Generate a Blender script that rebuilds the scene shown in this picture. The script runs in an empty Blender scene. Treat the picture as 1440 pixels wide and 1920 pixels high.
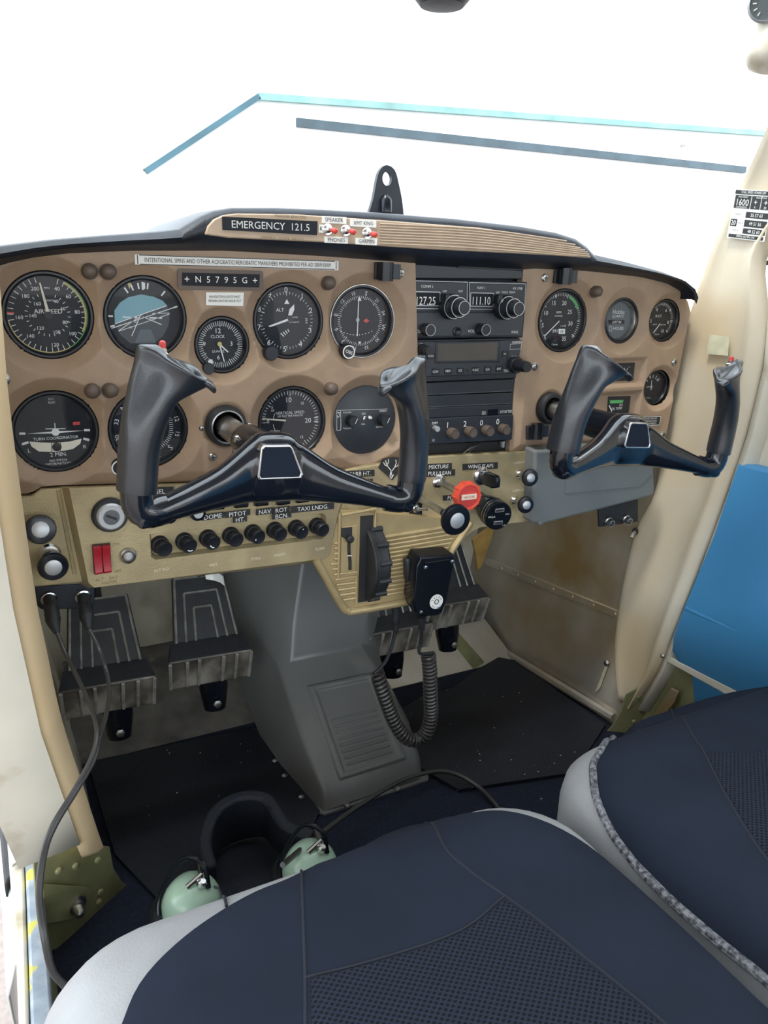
import bpy, bmesh, math, random
from mathutils import Vector, Matrix
import numpy as np
random.seed(4)
R_ = math.radians
scene = bpy.context.scene
col = scene.collection

# ------------------------------------------------------------------ camera, sky, light, exposure
FPX = 1455.8
CAM = np.array([-0.0759, -0.8297, 0.7088])
RC = np.array([[0.88396427, -0.46666129, 0.02888627],
               [-0.11290032, -0.27299637, -0.95536721],
               [0.45371874, 0.8412492, -0.29400524]])
cd = bpy.data.cameras.new('camera'); cam = bpy.data.objects.new('camera', cd); col.objects.link(cam)
cd.sensor_fit = 'HORIZONTAL'; cd.sensor_width = 36.0; cd.lens = 36.0 * FPX / 1440
cd.clip_start = 0.01; cd.clip_end = 500
m4 = Matrix(((RC[0][0], -RC[1][0], -RC[2][0], CAM[0]), (RC[0][1], -RC[1][1], -RC[2][1], CAM[1]),
             (RC[0][2], -RC[1][2], -RC[2][2], CAM[2]), (0, 0, 0, 1)))
cam.matrix_world = m4
scene.camera = cam

wd = bpy.data.worlds.new('sky'); scene.world = wd; wd.use_nodes = True
nt = wd.node_tree; nt.nodes.clear()
wo = nt.nodes.new('ShaderNodeOutputWorld'); bg = nt.nodes.new('ShaderNodeBackground')
bg.inputs[0].default_value = (0.86, 0.94, 1.0, 1); bg.inputs[1].default_value = 4.2
nt.links.new(bg.outputs[0], wo.inputs[0])
sd = bpy.data.lights.new('sun', 'SUN'); sd.energy = 3.0; sd.angle = R_(12); sd.color = (1, .95, .87)
sun = bpy.data.objects.new('sun', sd); col.objects.link(sun)
sun.location = (0, 0, 6)
sun.rotation_euler = Vector((0.55, 0.25, -1.0)).to_track_quat('-Z', 'Y').to_euler()

vs = scene.view_settings
vs.view_transform = 'Standard'; vs.look = 'None'; vs.gamma = 1.0; vs.use_curve_mapping = False
vs.exposure = 0.0

# ------------------------------------------------------------------ pixel <-> place helpers
def ray(px, py):
    return RC.T @ np.array([(px - 720) / FPX, (py - 960) / FPX, 1.0])
def at(px, py, X=None, Y=None, Z=None):
    d = ray(px, py)
    s = (X - CAM[0]) / d[0] if X is not None else (Y - CAM[1]) / d[1] if Y is not None else (Z - CAM[2]) / d[2]
    return CAM + d * s
CL = 0.405                                   # aeroplane centre line
_wz = [-.2, 0.0, .03, .14, .30, .45, .62, .80, 1.0, 1.3]
_wx = [.78, .805, .815, .835, .86, .872, .875, .865, .84, .80]
def wx(z): return float(np.interp(z, _wz, _wx))
def atw(px, py):                             # on the right side wall
    X = .86
    for _ in range(30):
        p = at(px, py, X=X); X = .5 * X + .5 * wx(p[2])
    return at(px, py, X=X)
def mir(p): return np.array([2 * CL - p[0], p[1], p[2]])

# ------------------------------------------------------------------ materials
MATS = {}
def mat(name, rgb, rough=.5, metal=0.0, var=0.0, vscale=30.0, bump=0.0, bscale=300.0, rgb2=None, coat=0.0, spec=.5, detail=4.0, dirt=None):
    if name in MATS: return MATS[name]
    m = bpy.data.materials.new(name); m.use_nodes = True
    n = m.node_tree; b = n.nodes['Principled BSDF']
    b.inputs['Base Color'].default_value = (*rgb, 1); b.inputs['Roughness'].default_value = rough
    b.inputs['Metallic'].default_value = metal; b.inputs['Specular IOR Level'].default_value = spec
    if coat: b.inputs['Coat Weight'].default_value = coat; b.inputs['Coat Roughness'].default_value = .08
    tc = n.nodes.new('ShaderNodeTexCoord')
    if var or rgb2:
        nz = n.nodes.new('ShaderNodeTexNoise'); nz.inputs['Scale'].default_value = vscale; nz.inputs['Detail'].default_value = detail
        n.links.new(tc.outputs['Object'], nz.inputs['Vector'])
        rp = n.nodes.new('ShaderNodeValToRGB')
        a = tuple(c * (1 - var) for c in rgb); c2 = rgb2 if rgb2 else tuple(min(1, c * (1 + var)) for c in rgb)
        rp.color_ramp.elements[0].position = .35; rp.color_ramp.elements[1].position = .68
        rp.color_ramp.elements[0].color = (*a, 1); rp.color_ramp.elements[1].color = (*c2, 1)
        n.links.new(nz.outputs['Fac'], rp.inputs['Fac'])
        last = rp.outputs['Color']
        if dirt:
            nz2 = n.nodes.new('ShaderNodeTexNoise'); nz2.inputs['Scale'].default_value = dirt[1]; nz2.inputs['Detail'].default_value = 6
            n.links.new(tc.outputs['Object'], nz2.inputs['Vector'])
            mr = n.nodes.new('ShaderNodeMapRange'); mr.inputs[1].default_value = dirt[2]; mr.inputs[2].default_value = dirt[3]
            n.links.new(nz2.outputs['Fac'], mr.inputs[0])
            mx = n.nodes.new('ShaderNodeMix'); mx.data_type = 'RGBA'
            n.links.new(mr.outputs[0], mx.inputs[0]); n.links.new(last, mx.inputs[6]); mx.inputs[7].default_value = (*dirt[0], 1)
            last = mx.outputs[2]
        n.links.new(last, b.inputs['Base Color'])
    if bump:
        nb = n.nodes.new('ShaderNodeTexNoise'); nb.inputs['Scale'].default_value = bscale; nb.inputs['Detail'].default_value = 3
        n.links.new(tc.outputs['Object'], nb.inputs['Vector'])
        bp = n.nodes.new('ShaderNodeBump'); bp.inputs['Strength'].default_value = bump; bp.inputs['Distance'].default_value = .002
        n.links.new(nb.outputs['Fac'], bp.inputs['Height']); n.links.new(bp.outputs['Normal'], b.inputs['Normal'])
    MATS[name] = m; return m
def glass_mat(name, tint=(1, 1, 1), refl=.06):
    m = bpy.data.materials.new(name); m.use_nodes = True
    n = m.node_tree; n.nodes.clear()
    o = n.nodes.new('ShaderNodeOutputMaterial'); mx = n.nodes.new('ShaderNodeMixShader')
    t = n.nodes.new('ShaderNodeBsdfTransparent'); g = n.nodes.new('ShaderNodeBsdfGlossy')
    t.inputs[0].default_value = (*tint, 1); g.inputs['Roughness'].default_value = .03
    mx.inputs[0].default_value = refl
    n.links.new(t.outputs[0], mx.inputs[1]); n.links.new(g.outputs[0], mx.inputs[2]); n.links.new(mx.outputs[0], o.inputs[0])
    MATS[name] = m; return m
def perf_mat(name, rgb, hole, scale):         # perforated mesh cloth
    m = bpy.data.materials.new(name); m.use_nodes = True
    n = m.node_tree; b = n.nodes['Principled BSDF']; b.inputs['Roughness'].default_value = .9; b.inputs['Specular IOR Level'].default_value = .25
    tc = n.nodes.new('ShaderNodeTexCoord'); v = n.nodes.new('ShaderNodeTexVoronoi')
    v.inputs['Scale'].default_value = scale; v.inputs['Randomness'].default_value = 0.0
    mp = n.nodes.new('ShaderNodeMapping'); mp.inputs['Rotation'].default_value = (0, 0, R_(45)); mp.inputs['Scale'].default_value = (1, 1.25, 0)
    n.links.new(tc.outputs['Object'], mp.inputs[0]); n.links.new(mp.outputs[0], v.inputs['Vector'])
    mr = n.nodes.new('ShaderNodeMapRange'); mr.inputs[1].default_value = .26; mr.inputs[2].default_value = .40
    n.links.new(v.outputs['Distance'], mr.inputs[0])
    mx = n.nodes.new('ShaderNodeMix'); mx.data_type = 'RGBA'
    mx.inputs[6].default_value = (*hole, 1); mx.inputs[7].default_value = (*rgb, 1)
    n.links.new(mr.outputs[0], mx.inputs[0]); n.links.new(mx.outputs[2], b.inputs['Base Color'])
    bp = n.nodes.new('ShaderNodeBump'); bp.inputs['Strength'].default_value = .5; bp.inputs['Distance'].default_value = .001
    n.links.new(mr.outputs[0], bp.inputs['Height']); n.links.new(bp.outputs['Normal'], b.inputs['Normal'])
    MATS[name] = m; return m
K = mat
K('copper', (.345, .243, .163), .55, var=.06, vscale=60, bump=.12, bscale=900)
K('gold', (.43, .35, .20), .45, .25, var=.12, vscale=25, bump=.35, bscale=700, dirt=((.28, .22, .13), 9, .52, .75))
K('gold_smooth', (.45, .345, .18), .4, .3, var=.08, vscale=40)
K('tan', (.42, .32, .23), .6, var=.06, vscale=50)
K('pad_black', (.012, .016, .026), .45, var=.3, vscale=40, bump=.2, bscale=600)
K('gloss_black', (.006, .008, .013), .2, spec=.35)
K('yoke_black', (.006, .009, .016), .14, var=.2, vscale=60, coat=.6, spec=.5)
K('rubber', (.018, .020, .024), .5, var=.25, vscale=60, bump=.15, bscale=500)
K('grip', (.014, .018, .025), .30, var=.2, vscale=80, bump=.08, bscale=700, coat=.25, spec=.7)
K('dial', (.009, .011, .016), .6, spec=.3)
K('dial_grey', (.10, .12, .13), .5)
K('bezel', (.011, .013, .018), .35)
K('white', (.82, .82, .78), .6)
K('label_grey', (.62, .63, .62), .6)
K('cream', (.80, .74, .58), .6)
K('ink', (.02, .02, .02), .6)
K('engrave', (.20, .15, .08), .6)
K('red', (.62, .05, .04), .45)
K('orange_red', (.75, .085, .045), .45)
K('rocker_red', (.36, .012, .022), .35)
K('green', (.10, .42, .13), .5)
K('yellow', (.62, .50, .16), .5)
K('cyan_dial', (.20, .40, .45), .5)
K('brown_dial', (.055, .060, .065), .5)
K('chrome', (.72, .72, .72), .18, 1.0)
K('steel', (.48, .47, .45), .34, 1.0, var=.25, vscale=90)
K('satin', (.55, .57, .59), .45, .7)
K('radio', (.022, .026, .034), .42, bump=.06, bscale=900)
K('radio_face', (.034, .040, .050), .4, bump=.06, bscale=900)
K('lcd', (.085, .075, .068), .25)
K('greyplastic', (.175, .178, .176), .24, var=.05, vscale=10, bump=.10, bscale=900)
K('glove', (.155, .17, .172), .5, var=.04, vscale=12, bump=.15, bscale=800)
K('postbrown', (.115, .085, .068), .5)
K('pillar', (.60, .54, .43), .5, var=.05, vscale=7, bump=.1, bscale=500, dirt=((.58, .45, .27), 4, .47, .74))
K('pillar_tan', (.66, .50, .30), .5, var=.06, vscale=7, bump=.1, bscale=500, dirt=((.60, .42, .20), 6, .5, .75))
K('jamb', (.66, .62, .52), .45, var=.06, vscale=12, dirt=((.40, .33, .2), 14, .6, .75))
K('alu', (.54, .50, .43), .38, .5, var=.22, vscale=6, detail=8, dirt=((.36, .24, .10), 4, .5, .72))
K('primer', (.33, .33, .17), .45, .35, var=.2, vscale=14, dirt=((.13, .11, .05), 8, .5, .7))
K('heel', (.085, .075, .064), .45, .3, var=.4, vscale=22, dirt=((.20, .17, .12), 30, .62, .75))
K('firewall', (.74, .69, .55), .55, var=.12, vscale=9, dirt=((.22, .16, .09), 6, .52, .72))
K('carpet', (.007, .012, .030), .95, var=.4, vscale=220, bump=.8, bscale=450)
K('mat_rubber', (.006, .009, .018), .6, var=.3, vscale=200, bump=.5, bscale=400)
K('leather', (.365, .37, .38), .42, var=.04, vscale=30, bump=.2, bscale=500)
K('navy', (.0125, .0185, .034), .9, var=.12, vscale=14, bump=.15, bscale=900, spec=.25)
K('seam', (.012, .016, .026), .8)
K('braid', (.03, .03, .04), .7, rgb2=(.30, .31, .33), vscale=260, bump=.8, bscale=350)
perf_mat('perforated', (.017, .024, .042), (.004, .005, .008), 250)
K('blue', (.062, .275, .54), .42, var=.07, vscale=4, bump=.12, bscale=300)
K('mint', (.42, .60, .46), .25, coat=.3)
K('tape', (.60, .58, .42), .4, var=.12, vscale=60)
K('paper', (.78, .78, .74), .5)
K('ground', (.25, .215, .20), .9, var=.12, vscale=60, bump=.4, bscale=120)
K('hangar_white', (.82, .83, .84), .6)
K('hangar_blue', (.050, .125, .16), .5, var=.2, vscale=1.2)
K('hangar_track', (.055, .085, .105), .5, var=.25, vscale=1.2)
K('hangar_teal', (.20, .36, .34), .5, var=.25, vscale=1.0)
K('aircraft_white', (.75, .76, .77), .3, coat=.3)
K('primer_yellow', (.20, .24, .29), .45, .3, rgb2=(.36, .40, .44), vscale=45, dirt=((.52, .48, .08), 24, .54, .58))
K('headliner', (.55, .53, .48), .8)
K('usbglow', (.3, .32, .34), .4)
glass_mat('dial_glass', (.97, .98, 1), .022)
glass_mat('window_glass', (.97, .99, 1), .02)

# ------------------------------------------------------------------ mesh builder
_tc = {}
def text_mesh(s):
    if s in _tc: return _tc[s]
    c = bpy.data.curves.new('t', 'FONT'); c.body = s; c.resolution_u = 2; c.align_x = 'CENTER'; c.align_y = 'CENTER'; c.size = 1.0
    o = bpy.data.objects.new('t', c); me = o.to_mesh()
    v = [(p.co.x, p.co.y) for p in me.vertices]; f = [tuple(p.vertices) for p in me.polygons]
    o.to_mesh_clear(); bpy.data.objects.remove(o); bpy.data.curves.remove(c)
    if v:
        ys = [p[1] for p in v]; cy = (min(ys) + max(ys)) / 2; v = [(x, y - cy) for x, y in v]
    _tc[s] = (v, f); return v, f
def basis(axis):
    a = Vector(axis).normalized(); t = Vector((0, 0, 1)) if abs(a.z) < .9 else Vector((1, 0, 0))
    u = t.cross(a).normalized(); w = a.cross(u); return a, u, w
class MB:
    def __init__(s): s.v = []; s.f = []
    def add(s, v, f):
        k = len(s.v); s.v += [tuple(map(float, p)) for p in v]; s.f += [tuple(i + k for i in q) for q in f]; return s
    def box(s, x0, x1, y0, y1, z0, z1):
        v = [(x, y, z) for z in (z0, z1) for y in (y0, y1) for x in (x0, x1)]
        return s.add(v, [(0, 2, 3, 1), (4, 5, 7, 6), (0, 1, 5, 4), (2, 6, 7, 3), (0, 4, 6, 2), (1, 3, 7, 5)])
    def slab(s, q, n, t):                    # quad corners q extruded along n by t
        n = Vector(n) * t; a = [Vector(p) for p in q]; b = [p + n for p in a]; k = len(q)
        return s.add(a + b, [tuple(range(k)), tuple(range(2 * k - 1, k - 1, -1))] + [(i, i + k, (i + 1) % k + k, (i + 1) % k) for i in range(k)])
    def loft(s, rings, cap=True, closed=True):
        k = len(rings[0]); v = [p for r in rings for p in r]; f = []
        for i in range(len(rings) - 1):
            for j in range(k if closed else k - 1):
                f.append((i * k + j, i * k + (j + 1) % k, (i + 1) * k + (j + 1) % k, (i + 1) * k + j))
        if cap and closed:
            f.append(tuple(range(k - 1, -1, -1))); f.append(tuple((len(rings) - 1) * k + j for j in range(k)))
        return s.add(v, f)
    def lathe(s, prof, o=(0, 0, 0), axis=(0, -1, 0), n=32, cap=True, sq=(1, 1)):
        a, u, w = basis(axis); o = Vector(o)
        rings = [[o + a * h + (u * math.cos(2 * math.pi * j / n) * sq[0] + w * math.sin(2 * math.pi * j / n) * sq[1]) * r for j in range(n)] for r, h in prof]
        return s.loft(rings, cap)
    def cyl(s, p0, p1, r0, r1=None, n=20):
        p0 = Vector(p0); p1 = Vector(p1); d = (p1 - p0).length
        return s.lathe([(r0, 0), (r0 if r1 is None else r1, d)], p0, p1 - p0, n)
    def tube(s, pts, r, n=10, cap=True):
        P = [Vector(p) for p in pts]; rr = r if isinstance(r, (list, tuple)) else [r] * len(P)
        t0 = (P[1] - P[0]).normalized(); _, u, w = basis(t0); rings = []
        for i, p in enumerate(P):
            t = (P[min(i + 1, len(P) - 1)] - P[max(i - 1, 0)]).normalized()
            u = (u - t * u.dot(t)).normalized(); w = t.cross(u)
            rings.append([p + (u * math.cos(2 * math.pi * j / n) + w * math.sin(2 * math.pi * j / n)) * rr[i] for j in range(n)])
        return s.loft(rings, cap)
    def prism(s, poly, y0, y1):              # polygon in x,z extruded from y0 (front) to y1
        k = len(poly)
        v = [(x, y0, z) for x, z in poly] + [(x, y1, z) for x, z in poly]
        return s.add(v, [tuple(range(k)), tuple(range(2 * k - 1, k - 1, -1))] + [(i, i + k, (i + 1) % k + k, (i + 1) % k) for i in range(k)])
    def dome(s, o, axis, r, h, n=10):
        return s.lathe([(r, 0), (r * .92, h * .45), (r * .65, h * .8), (r * .2, h)], o, axis, n)
    def text(s, t, x, z, size, y=0.0, rot=0.0, sx=1.0, frame=None):
        v, f = text_mesh(t); c, q = math.cos(R_(rot)), math.sin(R_(rot))
        pts = []
        for a, b in v:
            a *= size * sx; b *= size; u, w = a * c + b * q, -a * q + b * c
            if frame: o, ex, ez = frame; pts.append(o + ex * (x + u) + ez * (z + w))
            else: pts.append((x + u, y, z + w))
        return s.add(pts, f)
    def ticks(s, r0, r1, angs, w, y, cx=0, cz=0):
        for a in angs:
            a = R_(a); dx, dz = math.sin(a), math.cos(a); nx, nz = dz * w / 2, -dx * w / 2
            s.add([(cx + dx * r0 + nx, y, cz + dz * r0 + nz), (cx + dx * r1 + nx, y, cz + dz * r1 + nz), (cx + dx * r1 - nx, y, cz + dz * r1 - nz), (cx + dx * r0 - nx, y, cz + dz * r0 - nz)], [(0, 1, 2, 3)])
        return s
    def arc(s, r0, r1, a0, a1, y, n=30, cx=0, cz=0):
        v = []
        for i in range(n + 1):
            a = R_(a0 + (a1 - a0) * i / n)
            v += [(cx + math.sin(a) * r0, y, cz + math.cos(a) * r0), (cx + math.sin(a) * r1, y, cz + math.cos(a) * r1)]
        return s.add(v, [(2 * i, 2 * i + 1, 2 * i + 3, 2 * i + 2) for i in range(n)])
    def line(s, x0, z0, x1, z1, w, y):
        d = math.hypot(x1 - x0, z1 - z0); nx, nz = -(z1 - z0) / d * w / 2, (x1 - x0) / d * w / 2
        return s.add([(x0 + nx, y, z0 + nz), (x1 + nx, y, z1 + nz), (x1 - nx, y, z1 - nz), (x0 - nx, y, z0 - nz)], [(0, 1, 2, 3)])
    def build(s, name, m, parent=None, local=False, bevel=0, smooth=38, sub=0, kind=None, label=None, seg=2):
        me = bpy.data.meshes.new(name)
        v = s.v
        if parent is not None and not local:
            L = parent.location; v = [(p[0] - L.x, p[1] - L.y, p[2] - L.z) for p in v]
        me.from_pydata(v, [], s.f); me.materials.append(MATS[m])
        bm = bmesh.new(); bm.from_mesh(me); bmesh.ops.recalc_face_normals(bm, faces=bm.faces); bm.to_mesh(me); bm.free()
        if smooth:
            me.shade_smooth(); me.set_sharp_from_angle(angle=R_(smooth))
        o = bpy.data.objects.new(name, me); col.objects.link(o)
        if parent is not None: o.parent = parent
        if bevel:
            b = o.modifiers.new('bevel', 'BEVEL'); b.width = bevel; b.segments = seg; b.limit_method = 'ANGLE'; b.angle_limit = R_(40)
        if sub:
            b = o.modifiers.new('sub', 'SUBSURF'); b.levels = sub; b.render_levels = sub
        if kind: o['kind'] = kind
        if label: o['label'] = label
        return o
def tag(o, label, cat, group=None, kind=None):
    o['label'] = label; o['category'] = cat
    if group: o['group'] = group
    if kind: o['kind'] = kind
    return o
def thing(name, label, cat, loc=(0, 0, 0), rot=(0, 0, 0), group=None):
    e = bpy.data.objects.new(name, None); col.objects.link(e); e.location = Vector(loc); e.rotation_euler = rot
    e.empty_display_size = .02
    return tag(e, label, cat, group)
def struct(o): o['kind'] = 'structure'; return o
def rrect(w, h, r, n=5, cx=0, cz=0):
    p = []
    for sx, sz, a0 in ((1, 1, 0), (-1, 1, 90), (-1, -1, 180), (1, -1, 270)):
        for i in range(n + 1):
            a = R_(a0 + 90 * i / n); p.append((cx + sx * (w / 2 - r) + r * math.cos(a), cz + sz * (h / 2 - r) + r * math.sin(a)))
    return p
def smooth_path(pts, k=8):                   # Catmull-Rom
    P = [np.array(p, float) for p in pts]; P = [2 * P[0] - P[1]] + P + [2 * P[-1] - P[-2]]; out = []
    for i in range(1, len(P) - 2):
        for j in range(k):
            t = j / k; a, b, c, d = P[i - 1], P[i], P[i + 1], P[i + 2]
            out.append(.5 * ((2 * b) + (c - a) * t + (2 * a - 5 * b + 4 * c - d) * t * t + (3 * b - a - 3 * c + d) * t ** 3))
    out.append(P[-2]); return out
def quad_at(pts, Y): return [at(x, y, Y=Y) for x, y in pts]

# ------------------------------------------------------------------ outside: ground, hangar, wing
struct(MB().add([(-200, -200, -.62), (200, -200, -.62), (200, 200, -.62), (-200, 200, -.62)], [(0, 1, 2, 3)]).build('ground', 'ground'))
HY = 16.0
def hp(px, py, Y=HY): p = at(px, py, Y=Y); return (p[0], p[2])
hang = thing('hangar', 'white metal hangar with blue roof edge seen through the windshield', 'building', (hp(900, 500)[0], HY, -.62))
peak = hp(483, 182); le = hp(272, 322); re_ = hp(1425, 250); far = hp(1900, 285)
MB().prism([(le[0], -.62), (le[0], le[1]), peak, re_, far, (far[0], -.62)], HY, HY + 8).build('wall', 'hangar_white', hang)
def strip(name, a, b, w, y0, y1, m):
    a = np.array(a); b = np.array(b); d = (b - a) / np.linalg.norm(b - a); nn = np.array([-d[1], d[0]]) * w / 2
    return MB().prism([tuple(a + nn), tuple(b + nn), tuple(b - nn), tuple(a - nn)], y0, y1).build(name, m, hang)
strip('rake_trim', le, peak, .11, HY - .12, HY + .1, 'hangar_blue')
strip('eave_trim', peak, far, .13, HY - .12, HY + .1, 'hangar_teal')
strip('door_track', hp(555, 230), hp(1395, 319), .17, HY - .08, HY, 'hangar_track')
MB().box(*[hp(1278, 273)[0] - .05, hp(1278, 273)[0] + .05], HY - .15, HY, hp(1278, 273)[1] - .03, hp(1278, 273)[1] + .03).build('wall_lamp', 'steel', hang, bevel=.01)
# the aeroplane's own wing, cabin roof and rear cabin
wing = MB()
prof = [(-.30, 1.16), (-.25, 1.22), (-.05 - .6, 1.26), (-1.2, 1.22), (-1.75, 1.14), (-1.2, 1.12), (-.6, 1.11), (-.33, 1.13)]
wing.loft([[(x, y, z) for y, z in prof] for x in (-5.2, 6.0)])
tag(wing.build('aircraft_wing', 'aircraft_white'), 'white high wing spanning above the cabin', 'wing')
struct(MB().box(-.10, .91, -1.75, -.36, 1.075, 1.10).build('ceiling', 'headliner', bevel=.01))
struct(MB().box(-.08, .89, -1.85, -1.80, -.02, .62).build('wall_rear', 'headliner', bevel=.01))

# ------------------------------------------------------------------ floor, firewall, side walls
struct(MB().box(-.085, .895, -.04, .245, -.02, 0.0).box(-.085, .895, -1.8, -.04, -.02, 0.0).build('floor', 'carpet'))
hl = MB().slab([(0.0, .245, -.002), (.81, .245, -.002), (.80, .44, .075), (.01, .44, .075)], (0, 0, -1), .01)
struct(hl.build('floor_heel_plate', 'heel'))
hl2 = MB().slab([(.47, .243, .001), (.80, .243, .001), (.795, .43, .078), (.47, .43, .078)], (0, 0, -1), .002)
struct(hl2.build('floor_heel_plate_bare', 'alu'))
struct(MB().box(-.06, .87, .44, .46, -.02, .70).build('wall_firewall', 'firewall'))
def side_wall(sgn):
    m = MB(); zs = [-.01, .03, .08, .14, .22, .30, .38, .45, .52, .62, .70]; ys = [-.03, .06, .2, .32, .45]
    rings = []
    for y in ys:
        taper = .0 if y < .06 else (y - .06) * .03
        r = [(wx(z) + .004 - taper, y, z) for z in zs]
        if sgn < 0: r = [tuple(mir(p)) for p in r]
        rings.append(r)
    m.loft(rings, cap=False, closed=False)
    return m
rw = side_wall(1).build('wall_right', 'alu'); struct(rw)
b = rw.modifiers.new('s', 'SOLIDIFY'); b.thickness = .003
lw = side_wall(-1).build('wall_left', 'firewall'); struct(lw); b = lw.modifiers.new('s', 'SOLIDIFY'); b.thickness = .003
# riveted stringer on the bare right wall
def on_rw(px, py, off=0.0):
    p = atw(px, py); p = p.copy(); p[0] += .004 - max(0, (p[1] - .06) * .03) - off; return p
a0, a1 = on_rw(905, 1038), on_rw(1172, 1148); b0, b1 = on_rw(905, 1052), on_rw(1172, 1165)
st = struct(MB().slab([a0, a1, b1, b0], (-1, 0, 0), .008).build('trim_1', 'alu', bevel=.002))
for i in range(8):
    t = .08 + i * .125; c = a0 * (1 - t) + a1 * t; c2 = b0 * (1 - t) + b1 * t; q = (c + c2) / 2
    MB().dome((q[0] - .008, q[1], q[2]), (-1, 0, 0), .0035, .0025).build('rivet', 'alu', st)
# floor edge angle along the right wall
e0, e1 = on_rw(868, 1172), on_rw(1150, 1352)
struct(MB().tube([e0 + np.array([-.004, 0, .004]), e1 + np.array([-.004, 0, .006])], .008, 8).build('baseboard_right', 'alu'))
tp = MB().slab([on_rw(1137, 1247, .006), on_rw(1145, 1240, .006), on_rw(1127, 1290, .006), on_rw(1118, 1297, .006)], (-1, 0, 0), .0006)
tag(tp.build('tape_strip', 'tape'), 'pale strip of tape on the bare metal right sidewall', 'tape')
st2 = struct(MB().dome(on_rw(1139, 1243, .006), (-1, 0, 0), .006, .004).build('trim_2', 'steel'))
# floor coverings
mt = MB().prism([(0, 0)] * 3, 0, 0); mt = MB()
def flat(poly, z0, z1, name, m, **k):
    n = len(poly); v = [(p[0], p[1], z1) for p in poly] + [(p[0], p[1], z0) for p in poly]
    return MB().add(v, [tuple(range(n)), tuple(range(2 * n - 1, n - 1, -1))] + [(i, i + n, (i + 1) % n + n, (i + 1) % n) for i in range(n)]).build(name, m, **k)
g = [at(*p, Z=.005) for p in [(165, 1428), (300, 1400), (492, 1362), (540, 1440), (600, 1520), (560, 1600), (480, 1680), (300, 1690), (215, 1600)]]
tag(flat(g, .0, .005, 'floor_mat', 'mat_rubber'), 'black textured floor mat under the pilot pedals', 'floor mat')
g = [at(*p, Z=.006) for p in [(735, 1340), (800, 1300), (850, 1290), (895, 1255), (935, 1232), (965, 1238), (1135, 1358), (1095, 1420), (1060, 1450), (860, 1480), (790, 1440)]]
tag(flat(g, .0, .006, 'floor_mat', 'mat_rubber'), 'black ribbed floor mat on the right side below the coiled cord', 'floor mat')
# ------------------------------------------------------------------ door posts
ROW = [((1565, -60), (1690, 20)), ((1515, 50), (1625, 120)), ((1475, 150), (1575, 215)), ((1440, 240), (1530, 300)), ((1400, 330), (1480, 400)), ((1345, 450), (1430, 488)), ((1297, 580), (1436, 600)), ((1270, 690), (1428, 690)),
       ((1245, 830), (1398, 815)), ((1228, 925), (1362, 925)), ((1195, 990), (1338, 990)), ((1172, 1080), (1303, 1085)), ((1155, 1190), (1262, 1185)), ((1157, 1260), (1232, 1260)), ((1163, 1310), (1190, 1328))]
ROW3 = [(atw(*a), atw(*b)) for a, b in ROW]
def post(sgn, name):
    m = MB(); rings = []
    us = [0, .03, .07, .13, .17, .35, .60, .74, .80, .85, .89, .93, .97, 1.0]
    bead = [.000, -.005, -.005, -.005, -.003, -.003, -.003, -.004, -.008, -.011, -.011, -.007, -.003, .008]
    for F, Rr in ROW3:
        r = []
        if sgn < 0: Rr = F + (Rr - F) * 1.35
        if sgn < 0 and F is ROW3[-1][0]: Rr = atw(1236, 1282)
        for u, h in zip(us, bead):
            p = F * (1 - u) + Rr * u; p = np.array([wx(p[2]) + h, p[1], p[2]]); r.append(p if sgn > 0 else mir(p))
        rings.append(r)
    fine = []
    for j in range(len(us)): pass
    cols = [smooth_path([r[j] for r in rings], 4) for j in range(len(us))]
    rings = [[c[i] for c in cols] for i in range(len(cols[0]))]
    m.loft(rings, cap=False, closed=False)
    o = m.build(name, 'pillar' if sgn > 0 else 'pillar_tan', smooth=60); b = o.modifiers.new('s', 'SOLIDIFY'); b.thickness = .004; b.offset = 1 if sgn < 0 else 1
    return struct(o)
pr = post(1, 'trim_3'); pl = post(-1, 'trim_4')
pr['label'] = 'beige door post trim on the right side'; pl['label'] = 'beige door post trim on the left side'
# white jamb strips just outside the post trim
def jamb(sgn, name, off=.012, out=.05):
    m = MB(); rings = []
    for F, Rr in (ROW3[6:] if sgn > 0 else ROW3[6:-1]):
        if sgn < 0: Rr = F + (Rr - F) * 1.35
        d = (Rr - F); d = d / np.linalg.norm(d)
        p = Rr + d * .001; q = Rr + d * (.009); s_ = q + np.array([out, -.004, 0])
        r = [np.array([wx(p[2]) + off - .006, p[1], p[2]]), np.array([wx(q[2]) + off - .008, q[1], q[2]]), np.array([wx(q[2]) + off + out, q[1] - .01, q[2]])]
        rings.append([x if sgn > 0 else mir(x) for x in r])
    m.loft(rings, cap=False, closed=False); o = m.build(name, 'jamb', smooth=30)
    b = o.modifiers.new('s', 'SOLIDIFY'); b.thickness = .003; return struct(o)
jamb(1, 'trim_5', out=.010); jamb(-1, 'trim_6')

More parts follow.
